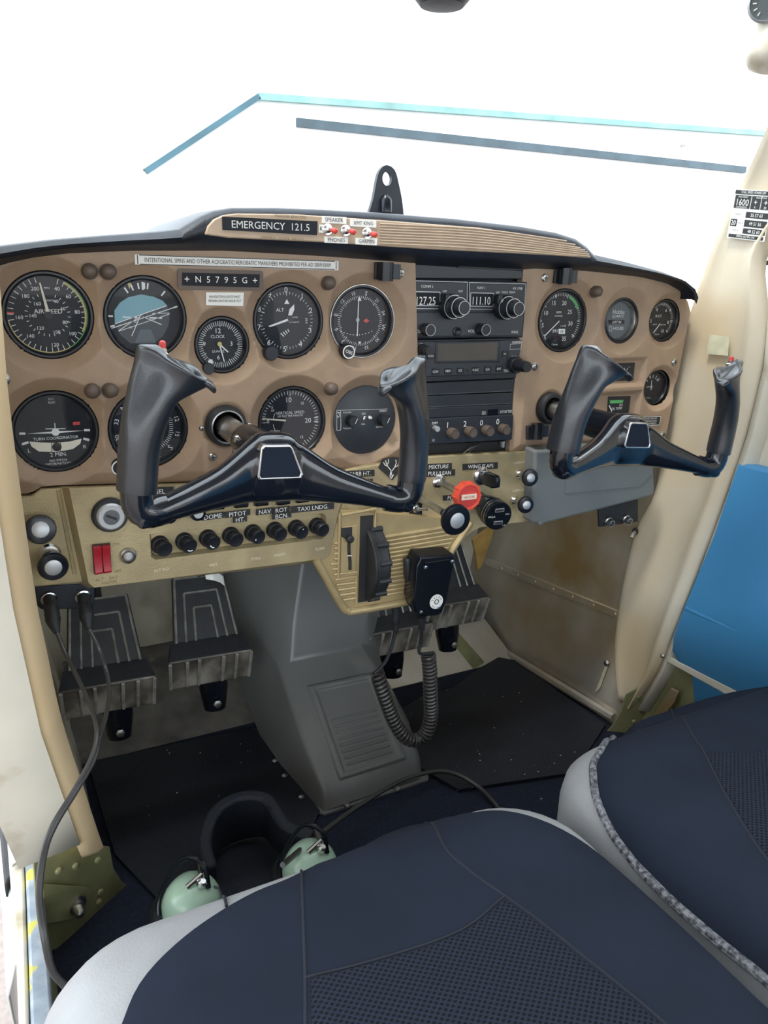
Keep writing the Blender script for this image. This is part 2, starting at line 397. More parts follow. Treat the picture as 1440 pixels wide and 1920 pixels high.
# ------------------------------------------------------------------ instrument panels (moulded plastic with dished gauge holes)
PY = -.012
def crv(pts, Y):
    q = [at(*p, Y=Y) for p in pts]; xs = [a[0] for a in q]; zs = [a[2] for a in q]
    return xs, zs
def dish(r, R1, R2):
    t = min(1, max(0, (R2 - r) / (R2 - R1))); return t * t * (3 - 2 * t) if t < .5 else t * t * (3 - 2 * t)
def panel(name, xs, top, bot, x1f, holes, dishes, rects, m, N, Mz, extra=None, label=None, depth=.012):
    x0, x1 = xs; V = []; c = (x1 - x0) / N
    for i in range(N + 1):
        for j in range(Mz + 1):
            u = i / N; t = j / Mz
            x = x0 + u * (x1 - x0); zt = float(np.interp(x, *top)); zb = float(np.interp(x, *bot))
            z = zb + t * (zt - zb); x = x0 + u * ((x1 - x0) + x1f(t))
            V.append([x, 0, z])
    V = np.array(V)
    for hx, hz, hr in holes:
        d = np.hypot(V[:, 0] - hx, V[:, 2] - hz); k = np.abs(d - hr) < .62 * c
        V[k, 0] = hx + (V[k, 0] - hx) / d[k] * hr; V[k, 2] = hz + (V[k, 2] - hz) / d[k] * hr
    y = np.zeros(len(V))
    for hx, hz, r1, r2, dp in dishes:
        d = np.hypot(V[:, 0] - hx, V[:, 2] - hz); t = np.clip((r2 - d) / (r2 - r1), 0, 1)
        t2 = np.where(t < .04, t * t / .08, t - .02); t2 = t2 / .98
        y = np.maximum(y, t2 * dp)
    for rx0, rx1, rz0, rz1, ed, dp in rects:
        dx = np.minimum(V[:, 0] - rx0, rx1 - V[:, 0]); dz = np.minimum(V[:, 2] - rz0, rz1 - V[:, 2])
        y = np.maximum(y, np.clip(np.minimum(dx, dz) / ed, 0, 1) * dp)
    if extra is not None: y = y + extra(V)
    V[:, 1] = PY + y
    F = []
    for i in range(N):
        for j in range(Mz):
            q = (i * (Mz + 1) + j, (i + 1) * (Mz + 1) + j, (i + 1) * (Mz + 1) + j + 1, i * (Mz + 1) + j + 1)
            cx = V[list(q)].mean(0); ok = True
            for hx, hz, hr in holes:
                if math.hypot(cx[0] - hx, cx[2] - hz) < hr: ok = False; break
            if ok: F.append(q)
    me = MB(); me.v = [tuple(p) for p in V]; me.f = F
    # border lip turned back
    B = [i * (Mz + 1) for i in range(N + 1)] + [N * (Mz + 1) + j for j in range(1, Mz + 1)] + [i * (Mz + 1) + Mz for i in range(N - 1, -1, -1)] + [j for j in range(Mz - 1, 0, -1)]
    k = len(me.v); me.v += [(V[i][0], V[i][1] + depth, V[i][2]) for i in B]
    me.f += [(B[i], B[(i + 1) % len(B)], k + (i + 1) % len(B), k + i) for i in range(len(B))]
    return me
def gp(px, py, Y=0.0): p = at(px, py, Y=Y); return p[0], p[2]
GR = .0415
G = {'asi': gp(91, 591), 'ai': gp(273, 595.5), 'tc': gp(104, 809), 'dg': gp(278.5, 804), 'clock': gp(416, 646.5), 'alt': gp(540.6, 602),
     'obs': gp(678.7, 602.5), 'vsi': gp(547.5, 791), 'audio': gp(683, 787), 'rpm': gp(1054, 601), 'hobbs': gp(1163, 601), 'suc': gp(1243, 600.7), 'amp': gp(1227, 726)}
RAD = {k: GR for k in G}; RAD['clock'] = .0303; RAD['hobbs'] = .0303; RAD['suc'] = .0303; RAD['amp'] = .0262
TUBE_L, TUBE_R = gp(423, 798, PY), gp(1031, 765, PY)
LP = ['asi', 'ai', 'tc', 'dg', 'clock', 'alt', 'obs', 'vsi', 'audio']; RP = ['rpm', 'hobbs', 'suc', 'amp']
topL = crv([(-60, 540), (-30, 512), (0, 498), (30, 489), (60, 483), (130, 475), (250, 470), (420, 470), (600, 480), (755, 491), (768, 493)], PY)
botL = crv([(-60, 935), (5, 931), (50, 929), (64, 924), (76, 916), (100, 914), (390, 906), (640, 881), (800, 855)], PY)
def exL(V):
    # bottom edge rolls away, and the raised cover below the pilot's control shaft
    zb = np.interp(V[:, 0], *botL); d = V[:, 2] - zb
    y = np.where(d < .014, (.014 - d) * .55, 0)
    hx, hz = TUBE_L; r = np.hypot(V[:, 0] - hx, V[:, 2] - hz)
    w = (np.abs(V[:, 0] - hx - .03) < .055) & (V[:, 2] < hz - .005)
    e = np.minimum(np.minimum(V[:, 0] - (hx - .026), hx + .1 - V[:, 0]), hz - .012 - V[:, 2]); y = y - np.clip(e / .004, 0, 1) * .003
    return y
xl0, xl1 = at(-60, 700, Y=PY)[0], .3965
holesL = [(*G[k], RAD[k]) for k in LP] + [(*TUBE_L, .020)]
dishL = [(*G[k], RAD[k], RAD[k] + (.0135 if RAD[k] > .035 else .011), .011) for k in LP] + [(*TUBE_L, .020, .026, .004)]
pL = panel('instrument_panel', (xl0, xl1), topL, botL, lambda t: (1 - t) * .018, holesL, dishL, [], 'copper', 300, 168, exL)
panL = thing('instrument_panel', 'tan moulded plastic instrument panel in front of the pilot seat', 'panel', (.17, 0, .48))
pL.build('panel_face', 'copper', panL, smooth=50)
topR = crv([(985, 502), (1060, 505), (1130, 509), (1190, 517), (1230, 524), (1262, 536), (1280, 550), (1290, 566), (1296, 590)], PY)
botR = crv([(950, 852), (1245, 829), (1300, 826)], PY)
xr0, xr1 = at(988, 505, Y=PY)[0], at(1294, 590, Y=PY)[0]
def exR(V):
    zb = np.interp(V[:, 0], *botR); d = np.minimum(V[:, 2] - zb, V[:, 0] - xr0); return np.where(d < .012, (.012 - d) * .6, 0)
holesR = [(*G[k], RAD[k]) for k in RP] + [(*TUBE_R, .0195)]
dishR = [(*G['rpm'], GR, GR + .0135, .011), (*G['hobbs'], .0303, .046, .010), (*G['suc'], .0303, .040, .009), (*G['amp'], .0262, .034, .007), (*TUBE_R, .0195, .025, .004)]
def rc(x0, y0, x1, y1): a = gp(x0, y0, PY); b = gp(x1, y1, PY); return (a[0], b[0], b[1], a[1])
rectsR = [(*rc(1090, 673, 1208, 724), .006, .006), (*rc(1082, 738, 1198, 788), .006, .006)]
pR = panel('instrument_panel', (xr0, xr1), topR, botR, lambda t: -(1 - t) * .016, holesR, dishR, rectsR, 'copper', 220, 176, exR)
panR = thing('instrument_panel', 'tan moulded plastic instrument panel on the right with engine gauges', 'panel', (.71, 0, .48))
pR.build('panel_face', 'copper', panR, smooth=50)
# backing sheet behind both panels
struct(MB().box(-.06, .862, .03, .035, .47, .715).build('wall_front', 'pad_black'))
def screw(px, py, r, par, Y=PY):
    p = at(px, py, Y=Y); m = MB().lathe([(r, 0), (r, .0012), (r * .75, .0026), (r * .25, .003)], p, (0, -1, 0), 18)
    o = m.build('screw', 'steel', par)
    MB().box(p[0] - r * .6, p[0] + r * .6, p[1] - .0031, p[1] - .0027, p[2] - r * .1, p[2] + r * .1).box(p[0] - r * .1, p[0] + r * .1, p[1] - .0031, p[1] - .0027, p[2] - r * .6, p[2] + r * .6).build('slot', 'ink', o) if False else None
    mm = MB().box(p[0] - r * .6, p[0] + r * .6, p[1] - .0033, p[1] - .0027, p[2] - r * .1, p[2] + r * .1).box(p[0] - r * .1, p[0] + r * .1, p[1] - .0033, p[1] - .0027, p[2] - r * .6, p[2] + r * .6)
    s_ = mm.build('slot', 'ink'); s_.parent = o
    o2 = o.parent.location; s_.location = (-o2.x, -o2.y, -o2.z)
for x, y, r in ((5, 711, .0065), (26, 915, .006), (751, 512, .0048), (744, 694, .005), (398, 857, .0045), (397, 887, .0042), (467, 797, .0035), (378, 803, .003)): screw(x, y, r, panL, PY - (.003 if 390 < x < 400 else 0))
for x, y, r in ((1021, 521, .0052), (1003, 687, .0055), (1264, 679, .0055), (1242, 815, .0058)): screw(x, y, r, panR)

# ------------------------------------------------------------------ glare shield
HY0 = -.040
silh = [(-80, 474), (0, 460), (100, 448), (200, 440), (300, 433), (340, 428), (360, 416), (380, 404), (405, 394), (440, 388), (520, 388), (600, 391), (720, 398), (860, 409), (980, 423), (1050, 435), (1085, 446), (1105, 460), (1120, 476), (1180, 490), (1250, 509), (1285, 522), (1303, 540), (1308, 562)]
low = [(-80, 515), (0, 498), (60, 484), (130, 476), (250, 471), (420, 471), (600, 481), (760, 493), (990, 504), (1100, 509), (1200, 520), (1250, 532), (1278, 548), (1292, 570), (1296, 592)]
S = crv(silh, HY0); Lw = crv(low, PY)
xs = sorted(set(list(np.linspace(S[0][0], S[0][-1], 90)) + S[0]))
rings = []
for x in xs:
    zt = float(np.interp(x, *S)); zb = float(np.interp(x, *Lw)); h = zt - zb
    nose = HY0 + .002
    rings.append([(x, .02, zb - .006), (x, PY - .002, zb + .001), (x, nose + .010, zb + .006), (x, nose, zb + min(.012, h * .35)), (x, nose - .003, zb + h * .6), (x, nose - .001, zt - .006), (x, nose + .003, zt - .0015), (x, nose + .009, zt), (x, .03, zt + .001), (x, .2, zt - .004), (x, .38, zt - .05), (x, .40, zb - .02)])
hood = thing('glare_shield', 'black padded glare shield arching over the instrument panel', 'glare shield', (.4, 0, .72))
MB().loft(rings, cap=True).build('padded_hood', 'pad_black', hood, smooth=60)
# compass bracket tab with a round hole
BYY = .05
o_ = [at(*p, Y=BYY) for p in [(690, 405), (700, 372), (707, 335), (712, 320), (720, 311), (728, 310), (737, 315), (743, 325), (748, 345), (754, 375), (758, 412)]]
hc = at(726, 335, Y=BYY); n = 24
outer = []; cnt = np.array([hc[0], hc[2]])
poly = [(p[0], p[2]) for p in smooth_path(o_, 4)]
br = MB()
ho = [(hc[0] + .0062 * math.cos(2 * math.pi * i / n), hc[2] + .0078 * math.sin(2 * math.pi * i / n)) for i in range(n)]
def poly_hole(mb, poly, hole, y0, y1):
    bm = bmesh.new()
    def loop(pts):
        vs_ = [bm.verts.new((p[0], 0, p[1])) for p in pts]; return [bm.edges.new((vs_[i], vs_[(i + 1) % len(vs_)])) for i in range(len(vs_))]
    ed = loop(poly) + loop(hole)
    bmesh.ops.triangle_fill(bm, use_beauty=True, edges=ed)
    bm.verts.index_update(); vv = [(v.co.x, v.co.z) for v in bm.verts]; ff = [tuple(v.index for v in f.verts) for f in bm.faces]; bm.free()
    k = len(vv); a = len(poly)
    mb.add([(x, y0, z) for x, z in vv] + [(x, y1, z) for x, z in vv], ff + [tuple(i + k for i in reversed(f)) for f in ff] + [(i, (i + 1) % a, (i + 1) % a + k, i + k) for i in range(a)] + [(a + i, a + (i + 1) % len(hole), a + (i + 1) % len(hole) + k, a + i + k) for i in range(len(hole))])
    return mb
bt = thing('mounting_bracket', 'black tapered bracket tab with a round hole standing on the glare shield', 'bracket', (hc[0], BYY, .768))
poly_hole(br, poly, ho, BYY, BYY + .006).build('tab', 'pad_black', bt, smooth=30)
p0, p1 = at(724, 398, Y=BYY - .002), at(724, 365, Y=BYY - .002)
MB().tube([p0, p0 * .3 + p1 * .7, p1], [.0075, .0075, .003], 10).build('rib', 'gloss_black', bt)
# tan insert strip under the arch
SY = HY0 - .004
so = [at(*p, Y=SY) for p in [(385, 440), (390, 424), (402, 411), (420, 403), (445, 400), (560, 402), (720, 413), (900, 427), (1030, 446), (1085, 464), (1103, 476), (1108, 484), (1040, 479), (800, 467), (600, 454), (430, 446)]]
ins = thing('switch_strip', 'tan strip with ribbed right half set under the glare shield arch', 'panel', (so[5][0], SY, so[0][2]))
MB().prism([(p[0], p[2]) for p in so], SY, SY + .006).build('strip', 'tan', ins, bevel=.0012)
for i in range(8):
    t = (i + .5) / 8
    a = at(712, 417 + t * 42, Y=SY); e = [1062, 1078, 1088, 1096, 1101, 1104, 1106, 1080][i]
    yb = 414 + t * 42 + [30, 33, 33, 33, 31, 28, 24, 16][i]
    bq = at(e, [452, 459, 465, 469, 473, 477, 481, 480][i], Y=SY)
    am = at(900, [430, 435, 440, 445, 450, 455, 460, 466][i], Y=SY)
    MB().tube(smooth_path([a, am, bq], 6), .0011, 6).build('rib', 'tan', ins)
def plate_px(q, Y, t=.0008): return MB().slab([at(*p, Y=Y) for p in q], (0, -1, 0), t)
def placard(name, q, Y, m, label, lines, ink, size=0, cat='placard', t=.0008, border=None, group=None):
    # q: TL TR BR BL in pixels; lines: (text, u, v, rel size)
    P = [at(*p, Y=Y) for p in q]; c = sum(P) / 4
    th = thing(name, label, cat, (c[0], Y, c[2]), group=group)
    MB().slab(P, (0, -1, 0), t).build('plate', m, th)
    ex = Vector(P[1] - P[0]); ez = Vector(P[0] - P[3]); w = ex.length; h = ez.length; ex.normalize(); ez = (ez - ex * ez.dot(ex)).normalized()
    o = Vector(P[3]) + Vector((0, -t - .0003, 0)); mb = MB()
    for s_, u, v, z in lines:
        sx = 1.0
        if isinstance(z, tuple): sx = z[1]; z = z[0]
        mb.text(s_, u * w, v * h, z, sx=sx, frame=(o, ex, ez))
    mb.build('lettering', ink, th, smooth=0)
    if border:
        bm_ = MB(); o2 = o
        for (u0, v0, u1, v1) in ((.02, .05, .98, .05), (.02, .95, .98, .95), (.012, .05, .012, .95), (.988, .05, .988, .95)):
            a = o2 + ex * w * u0 + ez * h * v0; b_ = o2 + ex * w * u1 + ez * h * v1
            d = ez * .0004 if v0 == v1 else ex * .0004
            bm_.add([a - d, b_ - d, b_ + d, a + d], [(0, 1, 2, 3)])
        bm_.build('border', border, th, smooth=0)
    return th
placard('emergency_placard', [(416, 406), (595, 415), (594, 441), (417, 431)], SY - .0002, 'dial', 'black placard reading EMERGENCY 121.5 on the tan strip', [('EMERGENCY  121.5', .5, .47, (.0098, 1.0))], 'label_grey')
placard('switch_label', [(604, 405), (649, 407), (649, 420), (603, 418)], SY - .0002, 'paper', 'small white label reading SPEAKER above the toggle switches', [('SPEAKER', .5, .5, (.0056, .95))], 'ink', 0)
placard('switch_label', [(656, 411), (705, 413), (705, 427), (656, 424)], SY - .0002, 'paper', 'small white label reading XMT KING above the toggle switches', [('XMT KING', .5, .5, (.0054, .9))], 'ink', 0)
placard('switch_label', [(608, 443), (652, 445), (652, 457), (608, 455)], SY - .0002, 'paper', 'small white label reading PHONES below the toggle switches', [('PHONES', .5, .5, (.0056, .95))], 'ink', 0)
placard('switch_label', [(666, 446), (707, 447), (706, 460), (666, 458)], SY - .0002, 'paper', 'small white label reading GARMIN below the toggle switches', [('GARMIN', .5, .5, (.0056, .9))], 'ink', 0)
placard('switch_label', [(598, 421), (606, 421), (606, 437), (598, 436)], SY - .0002, 'paper', 'tiny white label with letter K beside the toggle switches', [('K', .5, .5, .006)], 'ink', 0)
mb = MB()
c = at(545, 406, Y=SY - .0003); mb.text('MARKER BEACON', c[0], c[2], .0042, y=SY - .0003)
c = at(530, 447, Y=SY - .0003); mb.text('AIRWAYS  OUTER  MIDDLE', c[0], c[2], .0038, y=SY - .0003, rot=1)
mb.build('lettering', 'engrave', ins, smooth=0)
for i, (x, y, lab) in enumerate([(613, 430, 'red-tipped toggle switch between the SPEAKER and PHONES labels'), (647, 432, 'red-tipped toggle switch in the middle of the three'), (687, 437, 'red-tipped toggle switch between the XMT KING and GARMIN labels')]):
    p = at(x, y, Y=SY); tg = thing('toggle_switch', lab, 'switch', p, group='toggle switches on the tan strip')
    MB().lathe([(.0056, 0), (.0056, .0016), (.0040, .0016), (.0038, .005), (.0026, .006)], (0, 0, 0), (0, -1, 0), 6 * 3).build('nut', 'chrome', tg, local=True)
    MB().tube([(0, -.005, 0), (.001, -.009, -.0005), (.002, -.012, -.001)], [.0016, .0018, .0022], 10).build('lever', 'chrome', tg, local=True)
    MB().lathe([(.0024, 0), (.0028, .002), (.0028, .006), (.0018, .0072)], (.0015, -.010, -.0008), (.22, -.8, -.2), 12).build('tip', 'red', tg, local=True)

# ------------------------------------------------------------------ round instruments
YD, YM, YN, YG = .0055, .0050, .0030, .0004          # dial, markings, needle, glass depths behind the panel plane
def gauge(key, name, label, face='dial', ring='bezel', glass=True):
    cx, cz = G[key]; r = RAD[key]; t = thing(name, label, 'gauge', (cx, 0, cz))
    MB().lathe([(r + .009, -.0016), (r - .0002, -.0016), (r - .0002, .0005), (r - .0015, .0022), (r - .0032, .0022), (r - .0048, .0004), (r - .0055, -.0055)], (0, 0, 0), (0, -1, 0), 56, cap=False).build('bezel', ring, t, local=True)
    MB().lathe([(r - .004, -.0105), (r - .004, -YD)], (0, 0, 0), (0, -1, 0), 48).build('dial', face, t, local=True)
    if glass: MB().lathe([(r - .0050, -YG - .0006), (r - .0050, -YG)], (0, 0, 0), (0, -1, 0), 48).build('glass', 'dial_glass', t, local=True)
    def L(px, py, y=YM): p = at(px, py, Y=y); return p[0] - cx, p[2] - cz
    return t, L, r
def needle(t, x0, z0, x1, z1, w0, w1, m='cream', y=YN, name='needle'):
    d = math.hypot(x1 - x0, z1 - z0); nx, nz = -(z1 - z0) / d, (x1 - x0) / d
    MB().prism([(x0 + nx * w0 / 2, z0 + nz * w0 / 2), (x0 - nx * w0 / 2, z0 - nz * w0 / 2), (x1 - nx * w1 / 2, z1 - nz * w1 / 2), (x1 + nx * w1 / 2, z1 + nz * w1 / 2)], y, y + .0006).build(name, m, t, local=True)
def hub(t, x, z, r, m='ink', y=YN): MB().lathe([(r, 0), (r, .0012)], (x, y + .0004, z), (0, -1, 0), 20).build('needle_hub', m, t, local=True)
def c1(x, y): return x / 4, 470 + y / 4
def c2(x, y): return 330 + x / 3.2, 470 + y / 3.2
def c4(x, y): return 960 + x / 3, 480 + y / 3
def put(mb, L, cf, items, y=YM):
    for it in items:
        s_, x, z, sz = it[:4]; rot = it[4] if len(it) > 4 else 0; u, w = L(*cf(x, z), y=y); mb.text(s_, u, w, sz, y=y, rot=rot)
def knob(t, x, z, r, h, m='bezel', y=-.002, ring=None, name='knob'):
    o = MB().lathe([(r * .9, 0), (r, h * .15), (r, h * .85), (r * .88, h), ], (x, y, z), (0, -1, 0), 24).build(name, m, t, local=True)
    if ring: MB().lathe([(r * .9, h), (r * .9, h + .0006), (r * .76, h + .0006), (r * .76, h)], (x, y, z), (0, -1, 0), 24, cap=False).build('ring', ring, o, local=True)
    return o

# airspeed
t, L, r = gauge('asi', 'airspeed_indicator', 'round airspeed indicator dial at the top left corner of the panel')
mb = MB()
put(mb, L, c1, [('40', 428, 285, .0050), ('60', 513, 343, .0050), ('80', 580, 460, .0050), ('100', 545, 622, .0050), ('120', 412, 705, .0050), ('140', 227, 640, .0050), ('160', 143, 500, .0050), ('180', 190, 340, .0050), ('200', 263, 285, .0050),
    ('160', 278, 398, .0047), ('40', 420, 380, .0047), ('60', 472, 435, .0047), ('80', 488, 537, .0047), ('100', 425, 610, .0047), ('120', 302, 580, .0047), ('140', 245, 488, .0047), ('AIRSPEED', 362, 455, .0060), ('MPH', 350, 280, .0026), ('KNOTS', 372, 373, .0024)])
mb.ticks(.0305, .0355, [20 + i * 9.3 for i in range(36)], .0006, YM)
mb.ticks(.0180, .0205, [25 + i * 14.2 for i in range(23)], .0006, YM)
mb.build('markings', 'white', t, local=True, smooth=0)
MB().arc(.0352, .0366, 30, 150, YM - .0001).build('green_arc', 'green', t, local=True, smooth=0)
MB().arc(.0335, .0350, 28, 118, YM - .0001).arc(.0352, .0366, 150, 262, YM - .0001).build('yellow_arc', 'yellow', t, local=True, smooth=0)
MB().ticks(.0295, .0366, [273], .0016, YM - .0002).build('red_line', 'red', t, local=True, smooth=0)
c0 = L(*c1(364, 484)); tip = L(*c1(297, 240))
needle(t, *c0, *tip, .0030, .0012); hub(t, *c0, .0035)
# attitude indicator
t, L, r = gauge('ai', 'attitude_indicator', 'round attitude indicator with tilted blue horizon beside the airspeed dial')
P = [L(*c1(*q)) for q in [(862, 545), (858, 450), (900, 390), (960, 350), (1060, 328), (1150, 345), (1220, 375), (1252, 410), (1060, 480)]]
MB().prism(P, YM, YM + .0004).build('sky_disc', 'cyan_dial', t, local=True, smooth=0)
P = [L(*c1(*q)) for q in [(862, 548), (1060, 483), (1252, 413), (1275, 470), (1265, 560), (1225, 640), (1160, 695), (980, 695), (900, 630)]]
MB().prism(P, YM, YM + .0004).build('ground_disc', 'brown_dial', t, local=True, smooth=0)
mb = MB()
def ln(a, b, w): mb.line(*L(*c1(*a)), *L(*c1(*b)), w, YM - .0003)
ln((862, 548), (1252, 412), .0008); ln((835, 583), (1300, 428), .0008); ln((890, 600), (1060, 485), .0007); ln((890, 604), (1270, 475), .0006); ln((1270, 468), (1140, 470), .0006)
ln((920, 497), (1030, 503), .0012); ln((1120, 503), (1215, 505), .0014); ln((1050, 490), (988, 640), .0008); ln((1072, 495), (1212, 555), .0008)
mb.ticks(.028, .034, [-32, -20, -8, 3, 9, 40], .0015, YM - .0003); mb.ticks(.027, .0345, [0], .0022, YM - .0003); mb.ticks(.031, .0355, [-88, 72, 255], .0016, YM - .0003)
put(mb, L, c1, [('10', 1012, 535, .003), ('20', 982, 575, .003)], YM - .0003)
mb.build('markings', 'white', t, local=True, smooth=0)
u, w = L(*c1(970, 265)); MB().prism([(u - .002, w + .003), (u + .002, w + .003), (u, w - .003)], YM - .0003, YM).build('bank_pointer', 'yellow', t, local=True, smooth=0)
P = [L(*c1(*q)) for q in [(1010, 690), (1050, 590), (1130, 590), (1170, 690)]]; MB().prism(P, YM - .001, YM).build('mask', 'dial_grey', t, local=True, smooth=0)
knob(t, *L(*c1(1125, 755)), .0068, .012)
# turn coordinator
t, L, r = gauge('tc', 'turn_coordinator', 'round turn coordinator with white aeroplane figure in the lower left corner')
mb = MB()
put(mb, L, c1, [('D.C.', 385, 1112, .0030), ('ELEC', 388, 1138, .0030), ('TURN COORDINATOR', 420, 1405, .0041), ('L', 218, 1500, .0056), ('R', 635, 1470, .0056), ('2 MIN.', 440, 1527, .0058), ('NO PITCH', 437, 1572, .0036), ('INFORMATION', 438, 1597, .0036)])
for a, b, w in (((145, 1372), (190, 1372), .0022), ((630, 1346), (675, 1346), .0022), ((165, 1452), (214, 1437), .0024), ((625, 1410), (670, 1420), .0024)): mb.line(*L(*c1(*a)), *L(*c1(*b)), w, YM)
mb.build('markings', 'white', t, local=True, smooth=0)
a = [L(*c1(*q)) for q in [(205, 1370), (415, 1352), (620, 1347), (415, 1368)]]
mb = MB().prism(a, YN, YN + .0005); mb.line(*L(*c1(340, 1334)), *L(*c1(488, 1332)), .0008, YN); mb.line(*L(*c1(409, 1290)), *L(*c1(413, 1350)), .0008, YN)
u, w = L(*c1(415, 1358)); mb.lathe([(.0037, 0), (.0037, .0006)], (u, YN, w), (0, -1, 0), 20); mb.build('aeroplane_figure', 'white', t, local=True, smooth=0)
a = [L(*c1(*q)) for q in [(220, 1430), (300, 1437), (415, 1440), (520, 1430), (610, 1408), (600, 1445), (545, 1485), (420, 1507), (290, 1503), (235, 1465)]]
o = MB().prism(a, YN, YN + .0015).build('slip_tube', 'cream', t, local=True, smooth=0)
u, w = L(*c1(425, 1470)); MB().lathe([(.0045, 0), (.004, .0015), (.001, .003)], (u, YN, w), (0, -1, 0), 20).build('slip_ball', 'ink', t, local=True)
mb = MB(); [mb.line(*L(*c1(x, 1435)), *L(*c1(x, 1508)), .0006, YN - .0004) for x in (385, 452)]; mb.build('slip_lines', 'ink', t, local=True, smooth=0)
a = [L(*c1(*q)) for q in [(545, 1282), (598, 1280), (598, 1303), (545, 1307)]]; MB().prism(a, YN, YN + .0005).build('warning_flag', 'red', t, local=True, smooth=0)
# heading indicator
t, L, r = gauge('dg', 'heading_indicator', 'round heading compass dial behind the left grip of the pilot yoke')
mb = MB()
mb.ticks(.0230, .0270, [i * 5 for i in range(72)], .0006, YM); mb.ticks(.0225, .0280, [i * 30 + 15 for i in range(12)], .0007, YM)
for i, s_ in enumerate(['N', '3', '6', 'E', '12', '15', 'S', '21', '24', 'W', '30', '33']):
    a = -45 + i * 30; ar = R_(a); mb.text(s_, .0322 * math.sin(ar), .0322 * math.cos(ar), .0085 if s_ in 'NESW' else .0066, y=YM, rot=a)
mb.build('compass_card', 'white', t, local=True, smooth=0)
u, w = L(*c1(898, 1600)); knob(t, u - .003, w, .0090, .010, ring='white')
# clock
t, L, r = gauge('clock', 'panel_clock', 'small round quartz clock with orange hands in the panel centre')
mb = MB().ticks(.0195, .0245, [i * 6 for i in range(60)], .0006, YM).ticks(.0185, .0245, [i * 30 for i in range(12)], .0010, YM)
put(mb, L, c2, [('12', 250, 480, .0072), ('3', 332, 558, .0066), ('6', 255, 640, .0066), ('9', 170, 560, .0066), ('CLOCK', 250, 515, .0046), ('QUARTZ', 253, 605, .0034)])
mb.build('markings', 'white', t, local=True, smooth=0)
c0 = L(*c2(258, 560)); needle(t, *c0, *L(*c2(310, 608)), .0016, .0012, 'white', name='hour_hand'); needle(t, *c0, *L(*c2(287, 665)), .0014, .0010, 'white', name='minute_hand'); hub(t, *c0, .0024, 'yellow')
knob(t, *L(*c2(178, 700)), .0062, .006); knob(t, *L(*c2(190, 660)), .0030, .004, 'chrome')
# altimeter
t, L, r = gauge('alt', 'altimeter', 'round altimeter dial with two white needles right of the clock')
mb = MB()
put(mb, L, c2, [('0', 660, 235, .0085), ('1', 757, 272, .0085), ('2', 808, 358, .0085), ('3', 805, 478, .0085), ('4', 747, 560, .0085), ('5', 653, 590, .0085), ('6', 557, 552, .0085), ('7', 498, 460, .0085), ('8', 499, 350, .0085), ('9', 562, 264, .0085), ('ALT', 624, 355, .0050), ('29.9', 782, 420, .0038, 90), ('CALIBRATED', 700, 400, .0022), ('TO 20,000 FT', 708, 430, .0022)])
mb.ticks(.0270, .0312, [i * 36 for i in range(10)], .0008, YM).ticks(.0285, .0312, [i * 7.2 for i in range(50)], .0005, YM)
u, w = L(*c2(665, 308)); mb.prism([(u - .003, w - .002), (u + .003, w - .002), (u, w + .003)], YM - .0002, YM)
for k in range(4):
    q = [L(*c2(630 + k * 13, 478 + k * 2)), L(*c2(640 + k * 13, 472 + k * 2)), L(*c2(678 + k * 4, 508 - k * 10)), L(*c2(670 + k * 2, 512 - k * 8))]
    mb.line(*L(*c2(628 + k * 14, 495 - k * 8)), *L(*c2(648 + k * 10, 515 - k * 9)), .0010, YM - .0002)
mb.build('markings', 'white', t, local=True, smooth=0)
c0 = L(*c2(682, 408))
q = [L(*c2(*p)) for p in [(686, 415), (560, 458), (550, 452), (680, 402)]]; MB().prism(q, YN, YN + .0005).build('needle', 'white', t, local=True, smooth=0)
q = [L(*c2(*p)) for p in [(670, 388), (678, 350), (705, 322), (706, 352), (692, 388)]]; MB().prism(q, YN, YN + .0005).build('needle', 'white', t, local=True, smooth=0)
hub(t, *c0, .003); knob(t, *L(*c2(540, 606)), .0082, .012)
# course deviation indicator
t, L, r = gauge('obs', 'course_deviation_indicator', 'round course deviation dial with OBS knob beside the radio stack')
MB().lathe([(r - .0002, 0), (r - .0002, .0026), (r - .0010, .0026), (r - .0010, 0)], (0, 0, 0), (0, -1, 0), 48, cap=False).build('rim', 'steel', t, local=True)
mb = MB()
for i, s_ in enumerate(['S', '21', '24', 'W', '30', '33', 'N', '3', '6', 'E', '12', '15']):
    a = 13 + i * 30; ar = R_(a); mb.text(s_, .0318 * math.sin(ar), .0318 * math.cos(ar), .0070 if len(s_) == 1 else .0055, y=YM, rot=a)
mb.ticks(.0255, .0285, [13 + i * 5 for i in range(72)], .0005, YM).ticks(.0245, .0285, [13 + i * 30 for i in range(12)], .0008, YM)
for i in range(11): u, w = L(*c2(990 + i * 18.5, 484 + 22 * (1 - ((i - 5) / 5) ** 2))); mb.lathe([(.0006, 0), (.0006, .0002)], (u, YM, w), (0, -1, 0), 8)
u, w = L(*c2(1101, 290)); mb.prism([(u - .0025, w - .002), (u + .0025, w - .002), (u, w + .003)], YM - .0002, YM)
u, w = L(*c2(1102, 553)); mb.prism([(u - .002, w + .0015), (u + .002, w + .0015), (u, w - .002)], YM - .0002, YM)
put(mb, L, c2, [('KING', 1112, 627, .0036)])
mb.build('markings', 'white', t, local=True, smooth=0)
needle(t, *L(*c2(1091, 300)), *L(*c2(1084, 512)), .0010, .0010, 'white')
MB().arc(.0015, .0022, 0, 360, YN - .0002, 20, *L(*c2(1085, 415))).build('centre_ring', 'white', t, local=True, smooth=0)
u, w = L(*c2(1142, 420)); MB().prism([(u - .004, w), (u, w + .0025), (u + .004, w), (u, w - .0025)], YM - .0002, YM).build('flag', 'red', t, local=True, smooth=0)
u, w = L(*c2(995, 598)); k_ = knob(t, u, w, .0085, .012, ring='white'); MB().text('OBS', u, w, .0052, y=-.0148, rot=20).build('lettering', 'white', k_, local=True, smooth=0)
